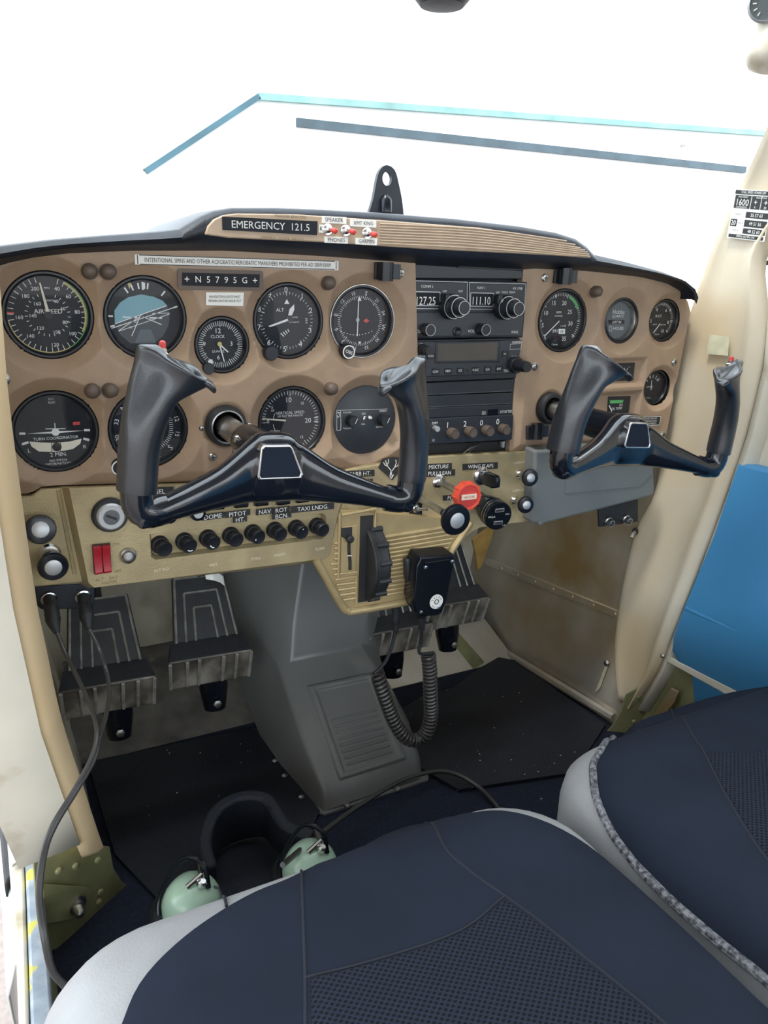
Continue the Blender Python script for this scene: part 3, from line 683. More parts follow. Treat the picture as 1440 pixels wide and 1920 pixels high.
# vertical speed
t, L, r = gauge('vsi', 'vertical_speed_indicator', 'round vertical speed indicator reading zero above the pilot yoke hub')
mb = MB()
put(mb, L, c2, [('10', 674, 895, .0082), ('15', 758, 915, .0046), ('20', 792, 1018, .0082), ('15', 753, 1118, .0046), ('10', 672, 1143, .0082), ('5', 577, 940, .0046), ('UP', 580, 960, .0034), ('0', 552, 1025, .0064), ('DOWN', 594, 1083, .0034), ('5', 577, 1102, .0046), ('VERTICAL SPEED', 686, 972, .0047), ('100 FEET PER MINUTE', 684, 991, .0033)])
mb.ticks(.0310, .0350, [-90 + i * 6 for i in range(54)], .0006, YM).ticks(.0295, .0350, [-90, -54, 0, 36, 86, 94, 144, 180, 234], .0009, YM)
mb.arc(.0208, .0214, -84, -62, YM).arc(.0208, .0214, -118, -97, YM)
mb.build('markings', 'white', t, local=True, smooth=0)
c0 = L(*c2(655, 1018)); needle(t, *c0, *L(*c2(508, 1006)), .0020, .0010)
# intercom unit in the blanked hole
t, L, r = gauge('audio', 'intercom_unit', 'black round plate with intercom knobs behind the right grip of the pilot yoke', glass=False)
MB().lathe([(r, 0), (r, .0018), (r - .001, .0025)], (0, 0, 0), (0, -1, 0), 48).build('plate', 'radio_face', t, local=True)
mb = MB(); put(mb, L, c2, [('PS', 978, 985, .0075, 90), ('Push-On', 1028, 970, .0030), ('ISO', 1127, 978, .0034), ('PM501', 1243, 962, .0036), ('Volume', 1028, 1065, .0034), ('ALL', 1124, 1040, .0034), ('Squelch', 1222, 1057, .0034), ('ENGINEERING', 990, 1040, .002, 90)], -.003)
for a, b in (((965, 958), (1270, 950)), ((965, 958), (965, 1078)), ((988, 960), (988, 1078)), ((965, 1078), (988, 1078))): mb.line(*L(*c2(*a), y=-.003), *L(*c2(*b), y=-.003), .0004, -.003)
mb.build('lettering', 'white', t, local=True, smooth=0)
for x, y in ((1045, 1018), (1236, 1015)):
    u, w = L(*c2(x, y), y=-.003); k_ = knob(t, u, w, .0070, .012, 'bezel', -.0026); MB().line(u + .001, w - .002, u + .004, w + .004, .0007, -.0152).build('index_line', 'white', k_, local=True, smooth=0)
u, w = L(*c2(1132, 1008), y=-.003); MB().lathe([(.0035, 0), (.003, .002), (.0015, .003), (.0014, .010), (.002, .012)], (u, -.0026, w), (.1, -1, .3), 14).build('toggle', 'chrome', t, local=True)
u, w = L(*c2(1169, 1006), y=-.003); MB().lathe([(.0025, 0), (.0022, .0015), (.001, .002)], (u, -.0026, w), (0, -1, 0), 14).build('lamp', 'steel', t, local=True)
# tachometer
t, L, r = gauge('rpm', 'tachometer', 'round engine tachometer at the top left of the right hand panel')
mb = MB()
put(mb, L, c4, [('0', 184, 465, .0080), ('5', 173, 390, .0080), ('10', 190, 320, .0080), ('15', 234, 265, .0080), ('20', 294, 265, .0080), ('25', 325, 315, .0080), ('30', 328, 380, .0080), ('35', 292, 465, .0080), ('RPM', 264, 317, .0046), ('HUNDREDS', 262, 337, .0026), ('1 6 HR', 288, 393, .0034), ('893', 243, 422, .0060), ('Cessna', 240, 497, .0036)])
mb.ticks(.0315, .0355, [-128 + i * 4.9 for i in range(54)], .0006, YM).ticks(.0300, .0355, [-128 + i * 36.6 for i in range(8)], .0010, YM)
mb.build('markings', 'white', t, local=True, smooth=0)
MB().arc(.0310, .0352, 25, 62, YM - .0002).build('green_arc', 'green', t, local=True, smooth=0)
a = [L(*c4(*q)) for q in [(262, 410), (298, 410), (298, 438), (262, 438)]]; MB().prism(a, YM - .0002, YM).build('counter_window', 'white', t, local=True, smooth=0)
mb = MB(); put(mb, L, c4, [('58', 280, 424, .0058)], YM - .0004); mb.build('counter_digits', 'ink', t, local=True, smooth=0)
needle(t, *L(*c4(262, 365)), *L(*c4(178, 450)), .0012, .0012, 'white')
# hour meter
t, L, r = gauge('hobbs', 'hour_meter', 'grey round hour meter reading HOURS in the middle of the right panel', face='dial_grey', ring='steel')
MB().lathe([(r, 0), (r + .001, .003), (r - .002, .004), (r - .004, .002)], (0, 0, 0), (0, -1, 0), 48, cap=False).build('rim', 'bezel', t, local=True)
mb = MB(); put(mb, L, c4, [('Hobbs', 600, 315, .0085), ('QUARTZ', 596, 340, .0052), ('HOURS', 598, 407, .0060)])
a = [L(*c4(*q)) for q in [(548, 395), (561, 395), (561, 422), (548, 422)]]
for i in range(4): mb.line(*a[i], *a[(i + 1) % 4], .0005, YM)
mb.build('markings', 'white', t, local=True, smooth=0)
a = [L(*c4(*q)) for q in [(543, 360), (632, 360), (632, 383), (543, 383)]]; MB().prism(a, YM - .0002, YM).build('counter_window', 'dial', t, local=True, smooth=0)
mb = MB(); put(mb, L, c4, [('1697 84', 588, 372, .0054)], YM - .0005); mb.build('counter_digits', 'white', t, local=True, smooth=0)
# suction
t, L, r = gauge('suc', 'suction_gauge', 'small round suction gauge at the top right corner of the panel')
mb = MB(); put(mb, L, c4, [('2', 781, 365, .0066), ('4', 815, 302, .0066), ('6', 867, 306, .0066), ('8', 878, 373, .0066), ('10', 845, 422, .0066), ('SUCT', 824, 338, .0050), ('INCHES', 803, 385, .0024), ('MERCURY', 850, 387, .0024), ('Cessna', 815, 440, .0030)])
mb.ticks(.0210, .0248, [-75 + i * 6.4 for i in range(34)], .0006, YM).ticks(.0200, .0248, [-75 + i * 42 for i in range(6)], .0009, YM)
mb.build('markings', 'white', t, local=True, smooth=0)
needle(t, *L(*c4(828, 380)), *L(*c4(790, 432)), .0014, .0010, 'white')
# ammeter
t, L, r = gauge('amp', 'ammeter', 'small round ammeter gauge below the suction gauge')
mb = MB(); put(mb, L, c4, [('0', 779, 680, .0056), ('60', 820, 695, .0050), ('AMPERES', 775, 736, .0034), ('Cessna', 765, 797, .0032)])
mb.ticks(.0125, .0175, [-50, -25, 0, 25, 50], .0010, YM); mb.build('markings', 'white', t, local=True, smooth=0)
needle(t, *L(*c4(777, 752)), *L(*c4(781, 698)), .0011, .0009, 'white')
# rectangular engine gauges
def rgauge(name, label, q, lines, green=None, ndl=None):
    P = [at(*c4(*p), Y=-.008) for p in q]; c = sum(P) / 4; t = thing(name, label, 'gauge', (c[0], -.008, c[2]))
    MB().prism([(p[0], p[2]) for p in P], -.008, .004).build('case', 'bezel', t, bevel=.001)
    mb = MB()
    for s_, x, y, z in lines: p = at(*c4(x, y), Y=-.0086); mb.text(s_, p[0], p[2], z, y=-.0086)
    if ndl:
        for a, b_, w in ndl[1:]: A, B = at(*c4(*a), Y=-.0086), at(*c4(*b_), Y=-.0086); mb.line(A[0], A[2], B[0], B[2], w, -.0086)
    mb.build('markings', 'white', t, smooth=0)
    if green: MB().prism([(p[0], p[2]) for p in [at(*c4(*g_), Y=-.0087) for g_ in green]], -.0087, -.0082).build('green_band', 'green', t, smooth=0)
    if ndl:
        A, B = [at(*c4(*v_), Y=-.0092) for v_ in ndl[0]]; MB().line(A[0], A[2], B[0], B[2], .0014, -.0092).build('needle', 'white', t, smooth=0)
rgauge('fuel_gauge', 'small rectangular fuel gauge beside the right yoke grip', [(572, 604), (694, 600), (684, 700), (560, 706)], [('R FUEL', 612, 668, .0040), ('F', 660, 625, .003)], None, [((580, 655), (592, 698)), ((590, 625), (595, 640), .0006), ((618, 628), (622, 642), .0006), ((632, 628), (636, 642), .0006), ((650, 630), (645, 645), .0006)])
rgauge('oil_temperature_gauge', 'small rectangular oil temperature gauge with a green band', [(545, 792), (670, 788), (658, 884), (540, 888)], [('225', 613, 838, .0048), ('OIL TEMP', 588, 858, .0050)], [(552, 812), (628, 810), (622, 826), (552, 830)], [((546, 840), (562, 875))])

# post lights: little hooded lamps
def post_light(px, py, lab, par_group='hooded post lights on the panels', s_=1.0, tilt=0):
    p = at(px, py, Y=PY); t = thing('post_light', lab, 'light', p, group=par_group)
    MB().lathe([(.0072 * s_, 0), (.0074 * s_, .003), (.0068 * s_, .008), (.0045 * s_, .011), (.001, .012)], (0, 0, 0), (tilt, -1, .12), 18).build('hood', 'postbrown', t, local=True)
    MB().lathe([(.0078 * s_, -.001), (.0078 * s_, .0012)], (0, 0, 0), (0, -1, 0), 18).build('base', 'postbrown', t, local=True)
post_light(168, 509, 'brown hooded post light above left, between airspeed and attitude dials', tilt=-.15); post_light(201, 510, 'brown hooded post light beside the attitude dial top, right one of the upper pair', tilt=.15)
post_light(173, 733, 'brown hooded post light, left one of the pair above the turn coordinator', tilt=-.15); post_light(205, 732, 'brown hooded post light, right one of the pair near the heading dial', tilt=.15)
post_light(614, 531, 'brown hooded post light between the altimeter and course deviation dial'); post_light(619, 729, 'brown hooded post light above the vertical speed dial'); post_light(1115, 547, 'brown hooded post light between the tachometer and hour meter')

# placards on the panels
placard('warning_placard', [(252, 477), (634, 489.5), (634, 507), (253, 496)], PY - .0004, 'paper', 'long white placard prohibiting intentional spins along the panel top', [('INTENTIONAL SPINS AND OTHER ACROBATIC/AEROBATIC MANUVERS PROHIBITED PER AD 2009/10/09', .5, .5, (.0060, .715))], 'ink', border='ink')
t = placard('registration_plate', [(341, 511), (486, 514.5), (485, 539), (341, 535)], PY - .0004, 'dial', 'black plate with registration N5795G above the clock', [('N  5  7  9  5  G', .5, .5, (.0088, 1.0)), ('+', .06, .5, .010), ('+', .94, .5, .010)], 'white', t=.002)
MB().prism(rrect(.090, .0205, .003, cx=t.location.x, cz=t.location.z), PY - .0016, PY + .001).build('frame', 'postbrown', t)
placard('navigation_label', [(386, 548), (457, 548.5), (455.5, 574), (386, 572)], PY - .0004, 'paper', 'small white label about navigation lights and ADS-B above the clock', [('NAVIGATION LIGHTS MUST', .5, .66, (.0037, .72)), ('REMAIN ON FOR ADS-B OUT', .5, .34, (.0037, .72))], 'ink')
placard('alternator_placard', [(1201, 781), (1239, 779.5), (1236, 797), (1198, 799)], PY - .0004, 'ink', 'tiny black placard about the alternator on the right panel', [('DO NOT TURN OFF', .5, .75, (.0034, .8)), ('ALTERNATOR IN FLIGHT', .5, .5, (.0034, .7)), ('EXCEPT IN EMERGENCY', .5, .25, (.0034, .7))], 'white', border='white')
# black spring clips
def clip(q, px, py, lab):
    P = [at(*p, Y=PY) for p in q]; c = sum(P) / 4; t = thing('spring_clip', lab, 'clip', (c[0], PY, c[2]), group='black spring clips on the panels')
    MB().slab(P, (0, -1, 0), .005).build('base', 'radio', t, bevel=.0008)
    p = at(px, py, Y=PY - .01)
    MB().cyl((p[0], PY - .012, p[2] - .010), (p[0], PY - .012, p[2] + .010), .0085, n=20).build('roller', 'gloss_black', t)
    MB().box(p[0] + .007, p[0] + .017, PY - .016, PY - .012, p[2] - .008, p[2] + .008).build('lip', 'radio', t, bevel=.0006)
clip([(701, 491), (734, 493), (733, 526), (700, 524)], 722, 509, 'black spring clip at the upper right corner of the left panel')
clip([(1038, 506), (1064, 507), (1061, 533), (1035, 531)], 1058, 518, 'black spring clip above the tachometer')
clip([(985, 798), (1014, 793), (1012, 822), (985, 824)], 1005, 808, 'black spring clip at the bottom of the right panel')

# ------------------------------------------------------------------ radio stack
def c3(x, y): return 740 + x / 4.68, 470 + y / 4.68
def P3(x, y, Y): return at(*c3(x, y), Y=Y)
def quad3(q, Y, t): return MB().slab([P3(*p, Y) for p in q], (0, 1, 0), t)
def txt3(mb, s_, x, y, z, Y, rot=0, sx=1): p = P3(x, y, Y); mb.text(s_, p[0], p[2], z, y=Y, rot=rot, sx=sx)
def rad_thing(name, label, x, y, Y): p = P3(x, y, Y); return thing(name, label, 'radio', p)
tr = rad_thing('radio_tray', 'black radio rack frame between the two tan panels', 600, 1000, .0)
quad3([(120, 95), (1165, 130), (1020, 1790), (240, 1810), (90, 1160)], .012, .004).build('backplate', 'pad_black', tr)
quad3([(140, 115), (1160, 175), (1155, 250), (140, 245)], -.004, .012).build('filler_plate', 'radio', tr, bevel=.001)
quad3([(560, 135), (1125, 158), (1125, 175), (560, 150)], -.006, .003).build('slot_trim', 'ink', tr)
quad3([(245, 1705), (1000, 1670), (985, 1770), (255, 1800)], .004, .006).build('open_bay_shade', 'ink', tr)  # black slab painted in for the shadowed gap under the transponder
for a, b in (((580, 1790), (760, 1690)), ((600, 1785), (690, 1700)), ((650, 1770), (740, 1695))):
    MB().tube(smooth_path([P3(*a, .0), P3((a[0] + b[0]) / 2 + 10, (a[1] + b[1]) / 2 - 12, -.004), P3(*b, .0)], 5), .0008, 6).build('wire', 'steel', tr)
quad3([(945, 1680), (968, 1672), (962, 1728), (945, 1728)], -.004, .004).build('bracket', 'satin', tr)
# nav/com
Y0 = -.010
kx = rad_thing('nav_com_radio', 'black nav and com radio with two round tuning knobs at the top of the stack', 650, 755, 0)
quad3([(150, 250), (1165, 275), (1125, 762), (145, 768)], Y0 + .002, .012).build('case', 'radio', kx, bevel=.001)
for q, nm in (([(170, 265), (638, 277), (636, 512), (168, 508)], 'comm_face'), ([(655, 280), (1152, 292), (1140, 518), (655, 512)], 'nav_face')):
    quad3(q, Y0, .004).build(nm, 'radio', kx, bevel=.0012)
    mb = MB(); PP = [P3(*p, Y0 - .0003) for p in q]
    for i in range(4): mb.line(PP[i][0], PP[i][2], PP[(i + 1) % 4][0], PP[(i + 1) % 4][2], .0006, Y0 - .0003)
    mb.build('outline', 'satin', kx, smooth=0)
quad3([(163, 535), (1135, 545), (1120, 752), (160, 757)], Y0 - .001, .005).build('lower_face', 'radio_face', kx, bevel=.0014)
for q, s_, x in (([(186, 360), (398, 364), (396, 484), (184, 480)], '127.25', 272), ([(668, 370), (868, 374), (864, 490), (666, 486)], '111.10', 758)):
    w_ = quad3(q, Y0 - .0006, .002).build('frequency_window', 'dial', kx)
    mb = MB(); PP = [P3(*p, Y0 - .0010) for p in q]
    for i in range(4): mb.line(PP[i][0], PP[i][2], PP[(i + 1) % 4][0], PP[(i + 1) % 4][2], .0008, Y0 - .0010)
    mb.build('window_frame', 'satin', kx, smooth=0)
    mb = MB(); txt3(mb, s_, x, 440, .0135, Y0 - .0012, sx=.78); mb.build('frequency_digits', 'white', kx, smooth=0)
mb = MB()
for s_, x, y, z in (('COMM 1', 287, 315, .0044), ('OFF', 440, 356, .0034), ('TEST', 578, 356, .0034), ('NAV 1', 762, 326, .0044), ('KX 170B', 1080, 332, .0040), ('OFF', 905, 368, .0034), ('VOICE', 965, 366, .0034), ('IDENT', 1032, 366, .0034)): txt3(mb, s_, x, y, z, Y0 - .0006)
for s_, x, y, z in (('VOL', 200, 708, .0056), ('VOL', 674, 706, .0056), ('KING', 1055, 714, .0044)): txt3(mb, s_, x, y, z, Y0 - .0016)
mb.build('lettering', 'white', kx, smooth=0)
def rknob(par, x, y, Yb, segs, tipmat=None, nm='knob', m='bezel', flute=True):
    o = None; yb = Yb; p = P3(x, y, Yb)
    for i, (r, h) in enumerate(segs):
        n = 30; prof = [(r * .96, 0), (r, h * .1), (r, h * .88), (r * .93, h)]
        k_ = MB().lathe(prof, (p[0], yb, p[2]), (0, -1, 0), n).build(nm if i == 0 else 'inner_knob', m, par if o is None else None)
        if o is None: o = k_
        else: k_.parent = o; k_.location = -o.parent.location
        if tipmat:
            r_ = MB().lathe([(r * .94, h), (r * .94, h + .0005), (r * .88, h + .0005), (r * .88, h)], (p[0], yb, p[2]), (0, -1, 0), n, cap=False).build('ring', tipmat); r_.parent = o; r_.location = -o.parent.location
        yb -= h
    return o, (p[0], yb, p[2])
rknob(kx, 475, 490, Y0, [(.0150, .012), (.0125, .012), (.0085, .010)], 'satin'); rknob(kx, 945, 497, Y0, [(.0150, .012), (.0125, .012), (.0085, .010)], 'satin')
for x, y in ((470, 425), (930, 430)):
    a = P3(x, y, Y0 - .011); MB().box(a[0] - .004, a[0] + .003, Y0 - .012, Y0, a[2] - .006, a[2] + .006).build('selector_tab', 'bezel', kx, bevel=.001)
    MB().box(a[0] + .0005, a[0] + .003, Y0 - .0125, Y0 - .0118, a[2] - .004, a[2] + .0005).build('pointer', 'white', kx)
rknob(kx, 262, 690, Y0 - .001, [(.0072, .014)], 'satin'); rknob(kx, 745, 688, Y0 - .001, [(.0072, .014)], 'satin')
p = P3(545, 710, Y0 - .001); MB().lathe([(.0058, 0), (.0058, .0014), (.0044, .002), (.002, .0005)], p, (0, -1, 0), 20).build('jack', 'bezel', kx)
# com radio below
gr = rad_thing('com_radio', 'black com radio with a brown display and push buttons below the nav and com radio', 630, 1100, 0)
quad3([(125, 785), (1120, 765), (1065, 1120), (105, 1160)], Y0 + .004, .010).build('case', 'radio', gr, bevel=.001)
quad3([(152, 800), (1118, 785), (1075, 1078), (143, 1112)], Y0, .006).build('face', 'radio_face', gr, bevel=.001)
quad3([(360, 800), (930, 790), (920, 978), (355, 990)], Y0 - .001, .003).build('display_frame', 'radio', gr, bevel=.001)
quad3([(378, 818), (905, 806), (893, 958), (372, 968)], Y0 - .0014, .002).build('display', 'lcd', gr)
mb = MB()
for s_, x, y in (('COM', 358, 1062), ('MEM', 467, 1057), ('ICS', 575, 1052), ('FUNC', 710, 1047), ('CLR', 815, 1042), ('ENT', 915, 1037), ('MON', 315, 925), ('<>', 968, 906)):
    a = P3(x, y, Y0); MB().prism(rrect(.0098, .0076, .0012, 3, a[0], a[2]), Y0 - .0016, Y0).build('button', 'bezel', gr)
    txt3(mb, s_, x, y, .0042, Y0 - .0018, sx=.85)
for s_, x, y, z in (('GARMIN', 1075, 802, .0042), ('PWR', 175, 890, .0030), ('VOL', 175, 908, .0030), ('PUSH SQ', 230, 928, .0030), ('TUNE', 1048, 930, .0032), ('SQ', 235, 820, .0028), ('PUSH', 975, 1048, .0026), ('CHAN', 980, 1060, .0026)): txt3(mb, s_, x, y, z, Y0 - .0004)
PP = [P3(*p, Y0 - .0004) for p in [(1015, 820), (1112, 816), (1108, 862), (1012, 866)]]
for i in range(4): mb.line(PP[i][0], PP[i][2], PP[(i + 1) % 4][0], PP[(i + 1) % 4][2], .0004, Y0 - .0004)
mb.build('lettering', 'white', gr, smooth=0)
rknob(gr, 240, 866, Y0, [(.0068, .006), (.0055, .012)], None); rknob(gr, 1040, 998, Y0, [(.0105, .010), (.0072, .020)], None)
p = P3(638, 1053, Y0); MB().lathe([(.0022, 0), (.0022, .0004)], p, (0, -1, 0), 14).build('set_screw', 'ink', gr)
# blank plates
for i, (q, lab) in enumerate(((([(175, 1165), (1060, 1125), (1040, 1235), (185, 1272)]), 'black blank radio plate right below the com radio'), (([(190, 1278), (1040, 1245), (1030, 1345), (205, 1380)]), 'black blank radio plate just above the transponder'))):
    bp_ = rad_thing('blank_plate', lab, 600, 1270 + 110 * i, 0); bp_['category'] = 'plate'; bp_['group'] = 'blank radio plates'
    quad3(q, Y0 + .004, .008).build('plate', 'radio', bp_, bevel=.001)
    mb = MB(); a, b_ = P3(q[3][0] + 4, q[3][1] - 4, Y0 + .0034), P3(q[2][0] - 12, q[2][1] - 4, Y0 + .0034); mb.line(a[0], a[2], b_[0], b_[2], .0007, Y0 + .0034).build('edge_line', 'dial_grey', bp_, smooth=0)
# transponder
tx = rad_thing('transponder', 'black transponder set to 1200 at the bottom of the radio stack', 640, 1690, 0)
quad3([(205, 1385), (1032, 1350), (1030, 1440), (215, 1475)], Y0 + .003, .008).build('upper_case', 'radio', tx, bevel=.001)
quad3([(225, 1480), (1045, 1440), (1030, 1660), (245, 1705)], Y0, .008).build('face', 'radio', tx, bevel=.001)
quad3([(822, 1395), (905, 1390), (903, 1445), (820, 1450)], Y0 + .002, .003).build('reply_window', 'gloss_black', tx)
quad3([(838, 1402), (885, 1400), (884, 1440), (836, 1442)], Y0 + .0016, .002).build('reply_lamp', 'cyan_dial', tx) if False else None
mb = MB()
for s_, x, y, z in (('AT150 TSO', 978, 1412, .0048), ('REPLY', 785, 1416, .0028), ('IDENT', 785, 1432, .0028)): txt3(mb, s_, x, y, z, Y0 + .0022, sx=.85)
for s_, x, y, z in (('DIM', 352, 1512, .0046), ('1', 465, 1530, .0105), ('2', 618, 1520, .0105), ('0', 762, 1511, .0105), ('0', 905, 1500, .0105), ('7', 234, 1552, .0056)): txt3(mb, s_, x, y, z, Y0 - .0006)
mb.build('lettering', 'white', tx, smooth=0)
for x, y in ((490, 1595), (645, 1583), (795, 1572), (938, 1560)): rknob(tx, x, y, Y0, [(.0068, .012)], 'radio_face', m='postbrown')
rknob(tx, 350, 1556, Y0, [(.0036, .008)], None, m='satin', nm='dimmer')
p = P3(262, 1590, Y0); MB().box(p[0] - .003, p[0] + .003, Y0 - .004, Y0, p[2] - .010, p[2] + .010).build('mode_switch', 'bezel', tx, bevel=.001)
p = P3(338, 1662, Y0); MB().lathe([(.002, 0), (.002, .0008)], p, (0, -1, 0), 12).build('photocell', 'steel', tx)

# ------------------------------------------------------------------ lower gold sub panel
LY, SWY, CY, RY = -.004, -.024, -.012, -.020
lo = thing('lower_panel', 'gold painted lower switch panel below the pilot instruments', 'panel', (.12, 0, .385))
def polyY(pts, Y): return [(p[0], p[2]) for p in [at(*q, Y=Y) for q in pts]]
MB().prism(polyY([(-60, 932), (60, 930), (76, 917), (150, 912), (165, 1092), (40, 1104), (-30, 1112)], LY), LY, LY + .012).build('left_face', 'gold', lo, bevel=.002)
MB().tube([at(109, 918, Y=LY), at(140, 1076, Y=LY)], .0022, 8).build('bead', 'gold', lo)
# raised switch housing as a lofted tray: outer foot at LY, face at SWY
foot = [(112, 914), (400, 905), (655, 880), (652, 945), (648, 960), (622, 1050), (612, 1056), (166, 1106), (152, 1098)]
facep = [(132, 915), (400, 906), (641, 882), (638, 940), (634, 952), (616, 1040), (608, 1046), (178, 1101), (168, 1092)]
fo = [np.array((p[0], LY + .006, p[1])) for p in polyY(foot, LY)]; fa = [np.array((p[0], SWY, p[1])) for p in polyY(facep, SWY)]
mid = [a * .12 + b_ * .88 + np.array((0, -.001, 0)) for a, b_ in zip(fo, fa)]; fa2 = [b_ for b_ in fa]
rec = [(281, 1003), (440, 984), (606, 963), (613, 968), (613, 1004), (606, 1012), (440, 1032), (292, 1051), (284, 1046)]
bmx = bmesh.new()
R1 = polyY(rec, SWY); rcx = np.mean(R1, 0)
def sc(pts, k): return [tuple(rcx + (np.array(p) - rcx) * np.array([1 - (1 - k) * .18, k])) for p in pts]
hb = MB(); hb.loft([fo, mid], cap=False)
bm = bmesh.new()
def _loop(pts, y):
    v_ = [bm.verts.new((p[0], y, p[1])) for p in pts]; return v_, [bm.edges.new((v_[i], v_[(i + 1) % len(v_)])) for i in range(len(v_))]
v1, e1_ = _loop([(p[0], p[2]) for p in mid], 0); v2, e2_ = _loop(R1, 0)
bmesh.ops.triangle_fill(bm, use_beauty=True, edges=e1_ + e2_); bm.verts.index_update()
hb.add([(v.co.x, mid[0][1], v.co.z) for v in bm.verts], [tuple(v.index for v in f.verts) for f in bm.faces]); bm.free()
ym = mid[0][1]
hb.loft([[(x, ym, z) for x, z in R1], [(x, ym + .0015, z) for x, z in sc(R1, .96)], [(x, ym + .010, z) for x, z in sc(R1, .84)]], cap=False)
k = len(R1); hb.add([(x, ym + .010, z) for x, z in sc(R1, .84)], [tuple(range(k))])
bmm = hb.build('switch_housing', 'gold', lo, smooth=45)
bmx.free()
# centre panel and ribbed pedestal
cp = thing('engine_control_panel', 'gold painted centre panel with engine controls and ribbed lower half', 'panel', (.44, 0, .29))
MB().prism(polyY([(636, 883), (790, 857), (1013, 845), (1001, 974), (996, 978), (900, 990), (870, 1010), (640, 1040)], CY), CY, CY + .012).build('upper_face', 'gold', cp, bevel=.0015)
ped = [(588, 1040), (640, 950), (884, 992), (868, 1006), (848, 1034), (815, 1100), (800, 1118), (780, 1126), (668, 1146), (652, 1144), (640, 1133)]
ped = [(590, 1046), (612, 1040), (638, 955), (884, 975), (866, 1006), (848, 1034), (820, 1092), (806, 1112), (785, 1124), (670, 1146), (654, 1145), (640, 1134)]
pp = polyY(ped, RY); pc = np.mean(pp, 0)
MB().loft([[(x, RY + .03, z) for x, z in pp], [(x, RY + .002, z) for x, z in pp], [tuple((pc + (np.array((x, z)) - pc) * .99).tolist()[:1] + [RY] + (pc + (np.array((x, z)) - pc) * .99).tolist()[1:]) for x, z in pp]]).build('pedestal', 'gold_smooth', cp, smooth=40)
rim = [(592, 1049), (640, 1134), (652, 1144), (668, 1145), (782, 1124), (804, 1112), (818, 1092), (846, 1034), (864, 1006), (882, 980)]
MB().tube(smooth_path([at(*p, Y=RY - .001) for p in rim], 4), .0052, 10).build('rim', 'gold_smooth', cp)
for i in range(15):
    t = i / 14; xl, yl = 716, 1008 + t * 108; xr, yr = 862 - t * 62, 986 + t * 118
    a, b_ = at(xl, yl, Y=RY), at(xr, yr - 2, Y=RY); MB().tube([a, b_], .0024, 8).build('rib', 'gold_smooth', cp)
for i in range(12):
    y0_ = 1016 + i * 9.7; xl = 618 + max(0, (y0_ - 1050) * .45) * .62; a = at(xl + (8 if i < 4 else 0), y0_ + 3, Y=RY); b_ = at(632 if i < 6 else 668, y0_ + (2 if i < 6 else -2), Y=RY)
    if b_[0] - a[0] > .004: MB().tube([a, b_], .0022, 8).build('rib', 'gold_smooth', cp)
MB().tube([at(*p, Y=RY - .001) for p in [(637, 962), (634, 1084), (668, 1080), (668, 1134)]], .0022, 8).build('bead', 'gold_smooth', cp)
MB().tube([at(*p, Y=RY - .001) for p in [(640, 966), (704, 954), (703, 980), (698, 1125)]], .0022, 8).build('bead', 'gold_smooth', cp)
# trim wheel and indicator
tw = thing('elevator_trim_control', 'black knobbed elevator trim wheel set into the ribbed gold pedestal', 'trim wheel', at(690, 1050, Y=RY + .02))
wc = at(685, 1047, Y=RY + .022); Rw = .052
MB().slab([at(*p, Y=RY - .0008) for p in [(676, 968), (700, 966), (697, 1126), (672, 1130)]], (0, 1, 0), .004).build('slot', 'ink', tw)
prof = [(Rw - .010, -.011), (Rw - .002, -.0105), (Rw, -.008), (Rw, .008), (Rw - .002, .0105), (Rw - .010, .011)]
MB().lathe(prof, wc, (1, 0, 0), 48).build('wheel', 'rubber', tw)
for i in range(14):
    a = 2 * math.pi * i / 14 + .2; c = Vector((wc[0], wc[1] - Rw * math.cos(a), wc[2] + Rw * math.sin(a)))
    MB().tube([c + Vector((-.006, 0, 0)), c + Vector((.010, 0, 0))], .0038, 8).build('grip_nub', 'rubber', tw)
for dx in (-.0095, -.006, -.0025): MB().lathe([(Rw + .0004, -.0008), (Rw + .0012, 0), (Rw + .0004, .0008)], (wc[0] + dx, wc[1], wc[2]), (1, 0, 0), 48, cap=False).build('groove_ring', 'rubber', tw)
ti = thing('trim_indicator', 'gold trim position scale with black slot and pointer left of the trim wheel', 'indicator', at(652, 1030, Y=RY))
MB().slab([at(*p, Y=RY - .0002) for p in [(640, 988), (670, 984), (666, 1072), (637, 1076)]], (0, -1, 0), .0016).build('plate', 'gold_smooth', ti, bevel=.001)
MB().tube(smooth_path([at(*p, Y=RY - .0018) for p in [(655, 1000), (654, 1030), (656, 1050), (656, 1068)]], 4), .0022, 8).build('slot', 'ink', ti)
MB().prism(polyY([(641, 990), (660, 988), (660, 1006), (650, 1012), (640, 1006)], RY - .0022), RY - .0026, RY - .0018).build('upper_opening', 'ink', ti)
p = at(655, 1010, Y=RY - .004); MB().lathe([(.0048, 0), (.0048, .004), (.003, .006)], p, (0, -1, 0), 14).build('pointer', 'rubber', ti)
mb = MB(); a, b_ = at(651, 1042, Y=RY - .0044), at(660, 1042, Y=RY - .0044); mb.line(a[0], a[2], b_[0], b_[2], .0012, RY - .0044).build('index_mark', 'white', ti, smooth=0)

